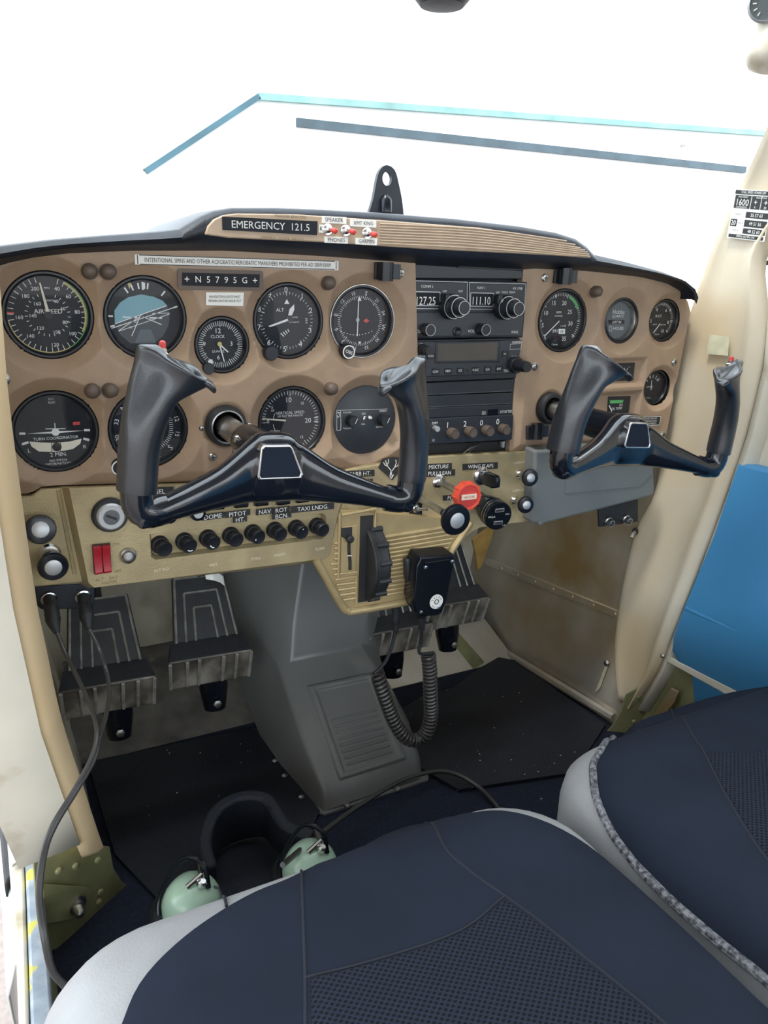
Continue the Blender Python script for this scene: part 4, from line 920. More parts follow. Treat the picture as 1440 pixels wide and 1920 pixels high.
# ------------------------------------------------------------------ controls on the lower panels
def pull_knob(px, py, kx_, ky_, Yb, L_, r, lab, cap='satin', name='pull_knob', shaft=.004, collar=.007, capr=.55, m='gloss_black', cat='knob', collar_m='chrome', group=None):
    b0 = at(px, py, Y=Yb); tpt = at(kx_, ky_, Y=Yb - L_); d = Vector(tpt - b0); ln = d.length; d.normalize()
    t = thing(name, lab, cat, b0, group=group)
    MB().lathe([(collar, 0), (collar, .002), (collar * .8, .004), (shaft * 1.1, .006)], (0, 0, 0), (0, -1, 0), 22).build('collar', collar_m, t, local=True)
    if shaft: MB().lathe([(shaft, 0), (shaft, ln * .7)], (0, 0, 0), d, 16).build('shaft', 'steel', t, local=True)
    h = r * 1.1
    k_ = MB().lathe([(shaft * 1.2, -h * 1.1), (r * .55, -h * .9), (r * .62, -h * .6), (r * .95, -h * .35), (r, -h * .15), (r * .93, 0), (r * capr * 1.12, .0006)], d * ln, d, 28).build('knob', m, t, local=True)
    if cap: MB().lathe([(r * capr, .0002), (r * capr, .0012), (r * capr * .85, .0018)], d * ln, d, 24).build('cap', cap, k_, local=True)
    return t, d, ln
pull_knob(74, 990, 76, 993, LY, .022, .0150, 'black round pull knob with silver cap at the far left of the lower panel')
pull_knob(93, 1038, 100, 1064, LY, .040, .0148, 'black primer knob with silver cap pulled out above the headset jacks', name='primer_knob', collar=.0115, shaft=.009)
# ignition lock
p = at(206, 965, Y=SWY); t = thing('ignition_switch', 'chrome ignition key switch on the gold panel', 'switch', p)
MB().lathe([(.0185, 0), (.0180, .003), (.0165, .005)], (0, 0, 0), (0, -1, 0), 32).build('bezel', 'rubber', t, local=True)
MB().lathe([(.0142, .004), (.0142, .008), (.0125, .010), (.0088, .010)], (0, 0, 0), (0, -1, 0), 32).build('ring', 'satin', t, local=True)
MB().lathe([(.0088, .009), (.0080, .0105)], (0, 0, 0), (0, -1, 0), 28).build('barrel', 'chrome', t, local=True)
mb = MB(); mb.line(-.005, .0025, .005, -.0025, .0024, -.0108).build('keyway', 'ink', t, local=True, smooth=0)
# master rocker
q = [at(*p_, Y=SWY) for p_ in [(172, 1021), (206, 1018), (209, 1071), (176, 1076)]]; c = sum(q) / 4
t = thing('master_switch', 'red split master rocker switch below the ignition lock', 'switch', c)
MB().slab(q, (0, -1, 0), .0012).build('frame', 'ink', t)
for k in (0, 1):
    a = [q[0] + (q[1] - q[0]) * (.03 + k * .49), q[0] + (q[1] - q[0]) * (.48 + k * .49), q[3] + (q[2] - q[3]) * (.48 + k * .49), q[3] + (q[2] - q[3]) * (.03 + k * .49)]
    rings = []
    for v, yy in ((.03, .003), (.05, .006), (.30, .0045), (.45, .003), (.9, .007), (.97, .006), (.98, .002)):
        l_, r2 = a[0] * (1 - v) + a[3] * v, a[1] * (1 - v) + a[2] * v
        rings.append([l_ + np.array((0, -yy, 0)), r2 + np.array((0, -yy, 0)), r2, l_])
    MB().loft(rings).build('rocker', 'rocker_red', t, bevel=.0006)
p = at(240, 1042, Y=SWY); t = thing('warning_light', 'small chrome ringed light beside the red rocker', 'light', p)
MB().lathe([(.0085, 0), (.0082, .002), (.0066, .003), (.0060, .0015)], (0, 0, 0), (0, -1, 0), 24, cap=False).build('ring', 'steel', t, local=True)
MB().lathe([(.0050, 0), (.0048, .0035), (.003, .005)], (0, 0, 0), (0, -1, 0), 20).build('lens', 'satin', t, local=True)
# engraved words
mb = MB()
for s_, x, y, z, rot in (('ALT    BAT', 200, 1085, .0048, 5), ('MASTER', 205, 1092, .0044, 5), ('OFF', 221, 1071, .0042, 5), ('ON', 217, 1020, .0042, 5)): p = at(x, y, Y=ym - .0003); mb.text(s_, p[0], p[2], z, y=ym - .0003, rot=0)
mb.build('lettering', 'engrave', lo, smooth=0)
mb = MB()
for s_, x, y in (('ALT FLD', 303, 1068), ('INST', 400, 1059), ('STALL', 480, 1047), ('RADIO', 525, 1040), ('FLAPS', 600, 1029)): p = at(x, y, Y=ym - .0003); mb.text(s_, p[0], p[2], .0044, y=ym - .0003)
mb.build('fuse_lettering', 'cream', lo, smooth=0)
# circuit breakers
BK = [(299, 1020), (345, 1014), (389, 1008), (432, 1003), (473, 998), (514, 993), (554, 989), (593, 985)]
for i, (x, y) in enumerate(BK):
    p = at(x, y, Y=ym + .010)
    o = ['leftmost', 'second from the left', 'third from the left', 'fourth from the left', 'fifth from the left', 'sixth from the left', 'seventh from the left', 'rightmost'][i]
    t = thing('fuse_holder', f'black round fuse cap, {o} in the gold recess', 'fuse', p, group='fuse caps in the gold recess')
    MB().lathe([(.0100, 0), (.0100, .005), (.0090, .0065), (.0090, .007)], (0, 0, 0), (0, -1, 0), 24).build('base', 'rubber', t, local=True)
    dd = Vector((.16, -1, -.12))
    c_ = MB().lathe([(.0086, .006), (.0088, .015), (.0076, .017), (.0070, .0168)], (0, 0, 0), dd, 24).build('cap', 'bezel', t, local=True)
    if i not in (0, 3, 7): 
        o_ = Vector((0, 0, 0)) + dd.normalized() * .0172; mb = MB(); mb.arc(.0040, .0052, 120 + i * 30, 190 + i * 30, 0); mb.v = [(a + o_.x, b_ + o_.y - .0002, c2_ + o_.z) for a, b_, c2_ in mb.v]; mb.build('mark', 'white', c_, local=True, smooth=0)
# light switches half hidden behind the yoke
for x, y, lab in ((313, 962, 'round black rotary switch with white cap, left one below the yoke arm'), (366, 957, 'round black rotary switch with white cap next to the DOME label')):
    p = at(x, y, Y=SWY); t = thing('rotary_switch', lab, 'switch', p, group='rotary switches below the pilot yoke')
    MB().lathe([(.0085, 0), (.009, .006), (.0085, .012), (.0055, .013)], (0, 0, 0), (0, -1, 0), 22).build('knob', 'gloss_black', t, local=True)
    MB().lathe([(.0055, .0128), (.005, .0142)], (0, 0, 0), (0, -1, 0), 20).build('cap', 'satin', t, local=True)
for i, (x, y) in enumerate(((406, 944), (451, 940), (489, 937), (530, 935), (566, 931), (603, 928))):
    p = at(x, y, Y=SWY); t = thing('rocker_switch', f"black rocker switch, {['first', 'second', 'third', 'fourth', 'fifth', 'sixth'][i]} from the left under the pilot yoke arm", 'switch', p, group='black rocker switches above the word labels')
    MB().box(-.0085, .0085, -.003, 0, -.0065, .0065).build('body', 'ink', t, local=True, bevel=.001)
    MB().loft([[(-.007, -.003, .005), (.007, -.003, .005), (.007, -.002, .006), (-.007, -.002, .006)], [(-.007, -.006, -.004), (.007, -.006, -.004), (.007, -.002, -.004), (-.007, -.002, -.004)], [(-.007, -.005, -.006), (.007, -.005, -.006), (.007, -.002, -.006), (-.007, -.002, -.006)]]).build('paddle', 'gloss_black', t, local=True)
# embossed black label tape
def tape(s_, cx, cy, w, h, Y, lab, slope, sz=None, nm='label_tape'):
    q = [(cx - w / 2, cy - h / 2 + slope * w / 2), (cx + w / 2, cy - h / 2 - slope * w / 2), (cx + w / 2, cy + h / 2 - slope * w / 2), (cx - w / 2, cy + h / 2 + slope * w / 2)]
    return placard(nm, q, Y, 'ink', lab, [(s_, .5, .5, sz or (.0072, 1.0))], 'white', t=.0006, cat='label')
tape('PANEL', 290, 922, 70, 15, SWY - .001, 'black label tape reading PANEL behind the left yoke grip', .06)
tape('DOME', 399, 968, 42, 11, SWY - .001, 'black label tape reading DOME above the fuse caps', .14)
tape('PITOT', 445, 963, 48, 11, SWY - .001, 'black label tape reading PITOT above the fuse caps', .12)
tape('HT.', 450, 974, 26, 10, SWY - .001, 'black label tape reading HT. below PITOT', .12)
tape('NAV', 496, 959, 32, 11, SWY - .001, 'black label tape reading NAV above the fuse caps', .12)
tape('ROT', 527, 956, 32, 11, SWY - .001, 'black label tape reading ROT above the fuse caps', .12)
tape('BCN.', 528, 967, 36, 10, SWY - .001, 'black label tape reading BCN. below ROT', .12)
tape('TAXI LNDG.', 586, 952, 80, 12, SWY - .001, 'black label tape reading TAXI LNDG. beside the pedestal', .10)
tape('CARB HT.', 673, 888, 58, 12, CY, 'black label tape reading CARB HT. behind the right yoke grip', .045)
tape('PULL/ON', 672, 904, 54, 11, CY, 'black label tape reading PULL/ON below CARB HT.', .045)
tape('MIXTURE', 821, 875, 52, 12, CY, 'black label tape reading MIXTURE below the transponder', .04)
tape('PULL/LEAN', 823, 887, 60, 12, CY, 'black label tape reading PULL/LEAN below MIXTURE', .05)
tape('WING FLAPS', 900, 874, 66, 12, CY, 'black label tape reading WING FLAPS on the centre panel', .05)
tape('POST', 848, 933, 36, 10, CY, 'black label tape reading POST beside the red mixture knob', .04)
mb = MB()
for s_, x, y in (('CABIN HT', 975, 867), ('CABIN AIR', 973, 919)): p = at(x, y, Y=CY - .0003); mb.text(s_, p[0], p[2], .0046, y=CY - .0003)
mb.build('lettering', 'cream', cp, smooth=0)
# deer emblem badge
P = polyY([(709, 877), (717, 860), (736, 857), (760, 858), (752, 880), (735, 900)], CY); t = thing('deer_emblem', 'black hexagonal badge with a white stag head beside the right yoke grip', 'emblem', at(732, 878, Y=CY))
MB().prism(P, CY - .0012, CY).build('plate', 'ink', t)
mb = MB()
yE = CY - .0015
for pth in ([(735, 893), (733, 882), (728, 876), (724, 868), (723, 863)], [(728, 875), (722, 872), (719, 867)], [(726, 871), (729, 866), (728, 861)], [(735, 883), (740, 876), (743, 868), (742, 862)], [(740, 876), (746, 873), (748, 868)], [(738, 890), (734, 897), (731, 893), (733, 884)]):
    for a, b_ in zip(pth, pth[1:]): A, B = at(*a, Y=yE), at(*b_, Y=yE); mb.line(A[0], A[2], B[0], B[2], .0011, yE)
mb.build('stag', 'white', t, smooth=0)
# engine controls
def c7_(x, y): return 580 + x / 3.13, 840 + y / 3.13
t, d, ln = pull_knob(775, 928, 857, 976, CY, .105, .0190, 'large black throttle knob with silver cap left of the red knob', name='throttle_control', collar=.010, shaft=.0042, capr=.5)
t, d, ln = pull_knob(822, 903, 878, 931, CY, .075, .0125, 'red mixture control knob pulled out on its shaft', cap=None, name='mixture_control', collar=.0095, shaft=.0042, m='orange_red')
e = d * ln
MB().lathe([(.0155, -.010), (.0172, -.008), (.0172, -.001), (.0162, .0025), (.0145, .0025), (.0135, .0005)], e, d, 26).build('rim', 'orange_red', t, local=True)
for i in range(10):
    a_, u_, w_ = basis(d); an = 2 * math.pi * i / 10; MB().tube([e + (u_ * math.cos(an) + w_ * math.sin(an)) * .0168 - d * .009, e + (u_ * math.cos(an) + w_ * math.sin(an)) * .0168 + d * .001], .0016, 6).build('flute', 'orange_red', t, local=True)
MB().lathe([(.0136, -.003), (.0136, .0010)], e, d, 26).build('disc', 'red', t, local=True)
ux = Vector((1, 0, 0)); uz = Vector((0, 0, 1)); mb = MB().slab([e - ux * .0105 + uz * .0032 + d * .0011, e + ux * .0105 + uz * .0032 + d * .0011, e + ux * .0105 - uz * .0032 + d * .0011, e - ux * .0105 - uz * .0032 + d * .0011], d, .0016); o = mb.build('band', 'cream', t, local=True)
MB().text('MIXTURE', 0, 0, .0044, frame=(e + d * .0030, ux, uz), sx=.85).build('lettering', 'red', o, local=True, smooth=0)
# flap switch
p = at(902, 892, Y=CY); t = thing('flap_switch', 'black paddle wing flap switch with chrome collar under WING FLAPS', 'switch', p)
MB().lathe([(.0125, 0), (.0125, .002), (.010, .004), (.007, .005)], (0, 0, 0), (0, -1, 0), 24).build('collar', 'chrome', t, local=True)
e = Vector(at(935, 906, Y=CY - .05) - p)
MB().loft([[Vector((0, -.003, 0)) + Vector((dx, 0, dz)) for dx, dz in ((-.005, -.004), (.005, -.004), (.005, .004), (-.005, .004))], [e * .35 + Vector((dx, 0, dz)) for dx, dz in ((-.006, -.0085), (.006, -.0085), (.006, .0085), (-.006, .0085))], [e * .8 + Vector((dx, 0, dz)) for dx, dz in ((-.006, -.0085), (.006, -.0085), (.006, .0085), (-.006, .0085))], [e + Vector((dx, 0, dz)) for dx, dz in ((-.003, -.006), (.003, -.006), (.003, .006), (-.003, .006))]]).build('paddle', 'gloss_black', t, local=True, bevel=.002)
# usb charger
b0 = at(893, 935, Y=CY); f1 = at(935, 968, Y=CY - .062); d = Vector(f1 - b0); ln = d.length; d.normalize()
t = thing('usb_charger', 'black cylindrical usb charger plugged in below the red knob', 'charger', b0)
MB().lathe([(.0115, 0), (.0125, ln * .3), (.0165, ln * .5), (.0190, ln * .72), (.0190, ln * .80), (.0186, ln * .81), (.0190, ln * .82), (.0190, ln * .88), (.0186, ln * .89), (.0190, ln * .9), (.0188, ln * .985), (.0178, ln)], (0, 0, 0), d, 36).build('body', 'gloss_black', t, local=True)
MB().lathe([(.0193, ln * .83), (.0193, ln * .85)], (0, 0, 0), d, 36, cap=False).lathe([(.0193, ln * .92), (.0193, ln * .935)], (0, 0, 0), d, 36, cap=False).build('silver_rings', 'steel', t, local=True)
ez = (Vector((0, 0, 1)) - d * d.z).normalized(); ex = ez.cross(d) * -1
ex = d.cross(ez) * -1 if d.cross(ez).x < 0 else d.cross(ez)
o = d * (ln + .0006)
for zz in (.0085, -.0085):
    k_ = MB().slab([o + ex * a + ez * (zz + b_) for a, b_ in ((-.0062, -.0024), (.0062, -.0024), (.0062, .0024), (-.0062, .0024))], d, .0004).build('usb_port', 'satin', t, local=True)
    MB().slab([o + d * .0005 + ex * a + ez * (zz + b_) for a, b_ in ((-.0055, -.0018), (.0055, -.0018), (.0055, .0012), (-.0055, .0012))], d, .0002).build('port_hole', 'ink', k_, local=True)
mb = MB(); mb.text('MOLA', -.010, 0, .0036, frame=(o, ex, ez)); mb.text('PTH', .012, .002, .003, frame=(o, ex, ez)); mb.text('2.1A', .009, -.013, .0026, frame=(o, ex, ez)); mb.build('lettering', 'white', t, local=True, smooth=0)
pull_knob(972, 889, 995, 896, CY, .034, .0118, 'black cabin air knob with silver cap, upper one beside the grey box', shaft=.0035, collar=.0065, capr=.5, group='cabin air knobs')
pull_knob(963, 938, 987, 947, CY, .034, .0118, 'black cabin air knob with silver cap, lower one beside the grey box', shaft=.0035, collar=.0065, capr=.5, group='cabin air knobs')
# arm toggle
t = placard('arm_switch_plate', [(767, 930), (791, 928), (791, 969), (767, 972)], CY, 'dial', 'small black ARM placard beside the trim wheel', [('ARM', .5, .12, .0046), ('ON', .5, .9, .0036)], 'white')
p = at(779, 953, Y=CY - .001); t = thing('arm_toggle_switch', 'chrome toggle switch standing on the ARM placard', 'switch', p)
MB().lathe([(.0060, 0), (.0058, .002), (.0042, .003), (.004, .006)], (0, 0, 0), (0, -1, 0), 6).build('nut', 'chrome', t, local=True)
MB().tube([(0, -.005, 0), (.005, -.012, .002), (.008, -.016, .003)], [.0018, .0024, .003], 10).build('lever', 'chrome', t, local=True)
p = at(852, 944, Y=CY); t = thing('dimmer_knob', 'small grey knob partly hidden behind the throttle knob', 'knob', p)
MB().lathe([(.0062, 0), (.006, .008), (.004, .010)], (0, 0, 0), (0, -1, 0), 20).build('body', 'satin', t, local=True)

# ------------------------------------------------------------------ grey glove box and jacks on the right
gb = thing('map_box', 'grey plastic map box below the right hand panel', 'box', at(1110, 980, Y=-.02))
gy = -.032
q = polyY([(1003, 845), (1224, 832), (1229, 922), (1224, 930), (1012, 985), (997, 980)], gy)
gc = np.mean(q, 0)
qi = polyY([(1063, 888), (1195, 878), (1190, 912), (1062, 925)], gy)
q2 = [(x, z) for x, z in q]
MB().loft([[(x, .02, z + .004) for x, z in q2], [(x, gy + .003, z) for x, z in q2], [tuple(([*(gc + (np.array((x, z)) - gc) * .985)][0], gy, [*(gc + (np.array((x, z)) - gc) * .985)][1])) for x, z in q2]]).build('shell', 'glove', gb, bevel=.003)
q3 = polyY([(1060, 870), (1224, 858), (1224, 886), (1200, 912), (1060, 926)], gy - .0005)
MB().prism(q3, gy - .0012, gy).build('door_panel', 'glove', gb, bevel=.0008)
p = at(1012, 979, Y=gy - .001); MB().lathe([(.004, 0), (.0035, .002)], p, (0, -1, 0), 14).build('rivet', 'glove', gb)
jp = thing('jack_plate', 'black plate with two chrome headset jacks under the grey map box', 'jack plate', at(1155, 975, Y=-.01))
MB().slab([at(*p, Y=-.010) for p in [(1122, 945), (1196, 930), (1196, 978), (1124, 988)]], (0, 1, 0), .003).build('plate', 'rubber', jp)
for x, y in ((1139, 977), (1172, 973)):
    p = at(x, y, Y=-.010); MB().lathe([(.0075, 0), (.0075, .003), (.006, .004), (.0058, .010), (.0040, .0105), (.0040, .004)], p, (.0, -1, -.15), 6 if False else 16).build('jack', 'steel', jp)
p = on_rw(1197, 995, .01); t = thing('door_catch', 'small steel catch on the edge of the right door post', 'catch', p)
MB().tube([(0, 0, 0), (-.008, -.004, -.002), (-.014, -.006, -.008)], .003, 8).build('hook', 'steel', t, local=True); MB().lathe([(.006, 0), (.005, .003)], (0, 0, 0), (-1, 0, 0), 14).build('rosette', 'ink', t, local=True)

# ------------------------------------------------------------------ control yokes
def make_yoke(name, label, loc, tube_xz, mirror=1, rot=3.5):
    t = thing(name, label, 'control yoke', loc, (0, R_(rot), 0))
    # cross bar with hub, lofted along x
    def sec(x, zc, hz, yc, hy, n=20, e=.75):
        r_ = []
        for j in range(n):
            a = 2 * math.pi * j / n; c, s_ = math.cos(a), math.sin(a)
            r_.append((x, yc + hy * math.copysign(abs(c) ** e, c), zc + hz * math.copysign(abs(s_) ** e, s_)))
        return r_
    tb = [(.132, -.034, -.045), (.127, -.030, -.049), (.110, -.025, -.046), (.082, -.015, -.043), (.057, -.005, -.0415), (.038, .007, -.041), (.024, .017, -.041), (.015, .0235, -.041), (.006, .025, -.041)]
    yy_ = [(-.034, .010), (-.034, .0135), (-.030, .014), (-.022, .014), (-.013, .015), (-.006, .016), (0, .018), (0, .019), (0, .020)]
    st = [(-x, (t_ + b_) / 2, (t_ - b_) / 2, y_, h_) for (x, t_, b_), (y_, h_) in zip(tb, yy_)]
    st = st + [(0, -.008, .0332, 0, .020)]
    st = st + [(-a, b_, c, d, e) for a, b_, c, d, e in reversed(st[:-1])]
    cols = smooth_path([np.array(s_) for s_ in st], 3)
    MB().loft([sec(*c) for c in cols]).build('crossbar', 'yoke_black', t, local=True, smooth=60)
    # emblem pad
    pad = [(-.0195, .0135), (-.017, .016), (.0065, .016), (.009, .014), (.0205, -.010), (.019, -.0135), (-.020, -.0135), (-.0215, -.0105)]
    pc_ = np.mean(pad, 0)
    def pad_s(k, y): return [((pc_ + (np.array(p) - pc_) * k)[0], y, (pc_ + (np.array(p) - pc_) * k)[1]) for p in pad]
    MB().loft([pad_s(1.08, -.014), pad_s(1.08, -.0225), pad_s(1.0, -.0235), pad_s(.93, -.0225), pad_s(.93, -.016)], cap=False).build('pad_frame', 'chrome', t, local=True, bevel=.001)
    MB().loft([pad_s(.95, -.014), pad_s(.95, -.0222), pad_s(.8, -.0226)]).build('pad', 'navy', t, local=True)
    # horn stubs turning up from the bar, then grips
    for sgn in (-1, 1):
        path = smooth_path([(sgn * .107, -.029, -.035), (sgn * .122, -.034, -.036), (sgn * .130, -.035, -.028), (sgn * .131, -.036, -.006), (sgn * .130, -.037, .012)], 4)
        MB().tube(path, [.0135] * len(path), 16).build('horn', 'yoke_black', t, local=True, smooth=60)
        rings = []
        # (height, x, y, half width x, half depth y)
        gs = [(-.016, .131, -.036, .0160, .0160), (-.014, .131, -.036, .0168, .0168), (.010, .130, -.037, .0168, .0168), (.030, .128, -.039, .0175, .0162), (.048, .124, -.041, .0190, .0152), (.062, .119, -.042, .0204, .0146), (.074, .114, -.043, .0218, .0142), (.083, .110, -.044, .0230, .0144), (.089, .108, -.045, .0240, .0152), (.093, .107, -.046, .0238, .0156), (.0950, .107, -.046, .0212, .0132), (.0956, .107, -.046, .011, .007)]
        fine = smooth_path([np.array(g_) for g_ in gs], 3)
        ca_, sa_ = math.cos(R_(24)), math.sin(R_(24))
        for z, x, y, hx, hy in fine:
            n = 28; up_ = min(1, max(0, (z - .02) / .05)); tilt = min(1, max(0, (z - .06) / .033))
            r_ = []
            for j in range(n):
                a = 2 * math.pi * j / n; c, s_ = math.cos(a), math.sin(a)
                # pinched blade: creases either side of the middle ridge facing the pilot
                k_ = 1 + up_ * (.15 * math.cos(3 * a + .6) - .06 * math.cos(2 * a) + .05 * math.cos(5 * a + 2))
                lx, ly = hx * c * k_, hy * s_ * k_
                X = x + lx * ca_ - ly * sa_ * 0.3; Yv = y + lx * sa_ + ly
                inner = max(0, -c); X -= tilt * .012 * inner ** 2
                r_.append((sgn * X, Yv, z - tilt * (.019 * inner ** 1.5 - .004 * max(0, c)) + tilt * .004 * math.cos(2 * a + .8)))
            rings.append(r_)
        MB().loft(rings).build('grip', 'grip', t, local=True, smooth=60)
        lip = []
        for u, zz, xx, yy, w in ((0, .078, .087, -.057, .012), (.5, .0745, .079, -.060, .010), (1, .069, .0755, -.061, .006)):
            lip.append([(sgn * xx, yy - w, zz - .003), (sgn * xx, yy + w, zz - .003), (sgn * (xx - .002), yy + w, zz + .003), (sgn * (xx - .002), yy - w, zz + .003)])
        MB().loft(lip).build('thumb_rest', 'grip', t, local=True, sub=2, smooth=60)
    # push to talk button on one horn
    bx = -.112 if mirror > 0 else .118
    MB().lathe([(.0058, 0), (.0055, .004), (.0042, .005), (.004, .008)], (bx, -.036, .092), (.1, .1, 1), 6).build('button_nut', 'chrome', t, local=True)
    MB().lathe([(.003, 0), (.0028, .005), (.0012, .0065)], (bx + .001, -.035, .0995), (.1, .1, 1), 12).build('talk_button', 'red', t, local=True)
    # shaft
    ct, st_ = math.cos(R_(-rot)), math.sin(R_(-rot)); wxp, wz = tube_xz[0] - loc[0], tube_xz[1] - loc[2]
    e = Vector((wxp * ct + wz * st_, PY + .02 - loc[1], -wxp * st_ + wz * ct)); s0 = Vector((0, .012, 0)); d = (e - s0)
    MB().lathe([(.0125, 0), (.0125, d.length)], s0, d, 28).build('shaft', 'steel', t, local=True)
    MB().lathe([(.0205, 0), (.0195, .02), (.0178, .062), (.0170, .068), (.0128, .069)], s0 - d.normalized() * .004, d, 28).build('sleeve', 'gloss_black', t, local=True)
    for zz in (.006, -.008): MB().lathe([(.0045, 0), (.004, .003), (.002, .004)], s0 + d.normalized() * .045 + Vector((-.0165, -.0, zz)), (-1, -.2, 0), 10).build('bolt', 'chrome', t, local=True)
    return t
make_yoke('control_yoke', 'black pilot control yoke with sculpted grips in front of the left seat', (.168, -.156, .5400), TUBE_L)
make_yoke('control_yoke', 'black copilot control yoke with sculpted grips before the right door post', (.641, -.130, .5270), TUBE_R, mirror=-1, rot=5.0)
for (x, z), lab, r0 in ((TUBE_L, 'black shaft collar with chrome ring on the pilot side of the panel', .0225), (TUBE_R, 'black shaft collar recessed in the copilot side of the panel', .0215)):
    t = thing('shaft_collar', lab, 'collar', (x, PY, z), group='yoke shaft collars')
    MB().lathe([(r0, -.012), (r0, .004), (r0 - .002, .008), (r0 - .006, .008), (r0 - .0075, -.01)], (0, 0, 0), (0, -1, 0), 36, cap=False).build('sleeve', 'rubber', t, local=True)
    if x < .4: MB().lathe([(.0185, .0082), (.0183, .0095), (.0168, .0095), (.0168, .008)], (0, 0, 0), (0, -1, 0), 36, cap=False).build('ring', 'chrome', t, local=True)

# ------------------------------------------------------------------ rudder pedals
def make_pedal(label, loc, rz=0, w=.098):
    t = thing('rudder_pedal', label, 'pedal', loc, (0, 0, R_(rz)), group='rudder pedals')
    tl = R_(32); up = Vector((0, math.sin(tl), math.cos(tl))); nrm = Vector((0, -math.cos(tl), math.sin(tl))); ex = Vector((1, 0, 0))
    def P(x, h, n=0): return ex * x + up * h + nrm * n
    wb, wt, H = w / 2, w / 2 * .80, .125
    MB().slab([P(-wb, .030), P(wb, .030), P(wt, H), P(-wt, H)], nrm * -1, .006).build('plate', 'rubber', t, local=True, bevel=.0015)
    for k in (0, 1, 2):
        a = 1 - k * .29; hb, ht = .032, H - .002 - k * .022
        mb = MB(); wl = wb * a - .004; wu = wt * a - .003
        q = [P(-wl, hb, .0014), P(-wu, ht, .0014), P(wu, ht, .0014), P(wl, hb, .0014)]
        for i in range(3): mb.tube([q[i], q[i + 1]], .0017, 4)
        mb.build('ridge', 'pedal_edge', t, local=True)
    # folded heel: step out then down
    s1 = [P(-wb - .004, .034, 0), P(wb + .004, .034, 0), P(wb + .012, .006, .014), P(-wb - .012, .006, .014)]
    MB().slab(s1, nrm * -1, .007).build('step', 'rubber', t, local=True, bevel=.002)
    f0, f1 = P(0, .006, .014), P(0, .006, .014) + Vector((0, .016, -.052))
    wl = wb + .012
    fq = [ex * -wl + f0, ex * wl + f0, ex * (wl - .002) + f1, ex * -(wl - .002) + f1]
    MB().slab(fq, (0, 1, .2), .008).build('toe_bar', 'pedal_worn', t, local=True, bevel=.003)
    for xr in (-.96, -.56, -.28, .30, .62, .97):
        a = ex * (wl * xr) + f0 + Vector((0, -.0015, -.003)); b_ = ex * (wl * xr * .98) + f1 + Vector((0, -.0015, .003))
        MB().tube([a, b_], .0026, 6).build('rib', 'pedal_edge', t, local=True)
    MB().tube([Vector((.012, .05, -.03)), Vector((.012, .045, -.070)), Vector((.012, .040, -.100))], [.022, .021, .016], 14).build('pivot_arm', 'gloss_black', t, local=True)
    MB().lathe([(.006, 0), (.006, .003), (.003, .004)], (.012, .020, -.082), (0, -1, .1), 6).build('bolt', 'steel', t, local=True)
    MB().tube([Vector((0, .07, .02)), Vector((.0, .13, .10)), Vector((0, .2, .16))], .008, 8).build('push_rod', 'rubber', t, local=True)
    return t
mat('pedal_edge', (.34, .33, .30), .42, .35, var=.3, vscale=60)
mat('pedal_worn', (.14, .125, .105), .42, .35, var=.45, vscale=28, dirt=((.45, .41, .35), 16, .52, .68))
def pb(x, y, Y): p = at(x, y, Y=Y); return p
make_pedal('black rudder pedal below the headset plugs, leftmost of the four', pb(203, 1292, .15), -4, .098)
make_pedal('black rudder pedal with bright corner beside the grey centre console', pb(394, 1240, .155), -4, .094)
make_pedal('black rudder pedal mostly hidden behind the gold pedestal and microphone', pb(748, 1188, .17), -2, .094)
make_pedal('black rudder pedal right of the hand microphone, rightmost of the four', pb(856, 1138, .165), -2, .094)

# ------------------------------------------------------------------ centre console over the nose gear tunnel
cc = thing('centre_console', 'grey plastic centre console with ribbed foot rest between the pedals', 'console', (.37, .05, 0))
W = lambda x, y, **k: at(x, y, **k)
# section rows (left foot, left shoulder, right shoulder, right foot) from the top back to the floor front
TL, TR = np.array((.335, .175, .315)), np.array((.455, .175, .315))
rows = [
    [(.235, .30, .315), (.262, .27, .315), TL, TR, (.52, .26, .315), (.55, .30, .315)],
    [(.228, .30, .20), (.262, .25, .20), (.316, .165, .215), (.440, .165, .205), (.51, .24, .20), (.545, .30, .20)],
    [(.268, .24, .02), (.285, .165, .145), (.303, .150, .152), (.418, .152, .152), (.455, .165, .135), (.50, .25, .02)],
    [(.268, .20, .005), (.283, .120, .120), (.305, .112, .128), (.428, .112, .124), (.452, .125, .100), (.485, .20, .005)],
    [(.270, .11, .004), (.283, .052, .072), (.301, .048, .078), (.438, .048, .076), (.456, .060, .062), (.474, .12, .004)],
    [(.280, .015, .004), (.289, .003, .030), (.303, .000, .034), (.438, .004, .033), (.450, .012, .028), (.458, .03, .004)],
    [(.286, -.008, .001), (.290, -.010, .004), (.303, -.012, .006), (.436, -.006, .006), (.444, -.003, .005), (.450, .002, .001)]]
MB().loft([[np.array(p) for p in r_] for r_ in rows], cap=False, closed=False).build('shell', 'greyplastic', cc, bevel=.006, smooth=60, seg=3)
fl_ = MB()
MB().slab([(.275, .20, .0035), (.262, .11, .0035), (.272, .0, .0035), (.284, -.016, .0035), (.292, .0, .0035), (.285, .11, .0035)], (0, 0, -1), .003).build('flange', 'greyplastic', cc)
MB().slab([(.284, -.016, .0035), (.452, -.012, .0035), (.462, .004, .0035), (.292, .003, .0035)], (0, 0, -1), .003).build('flange', 'greyplastic', cc)
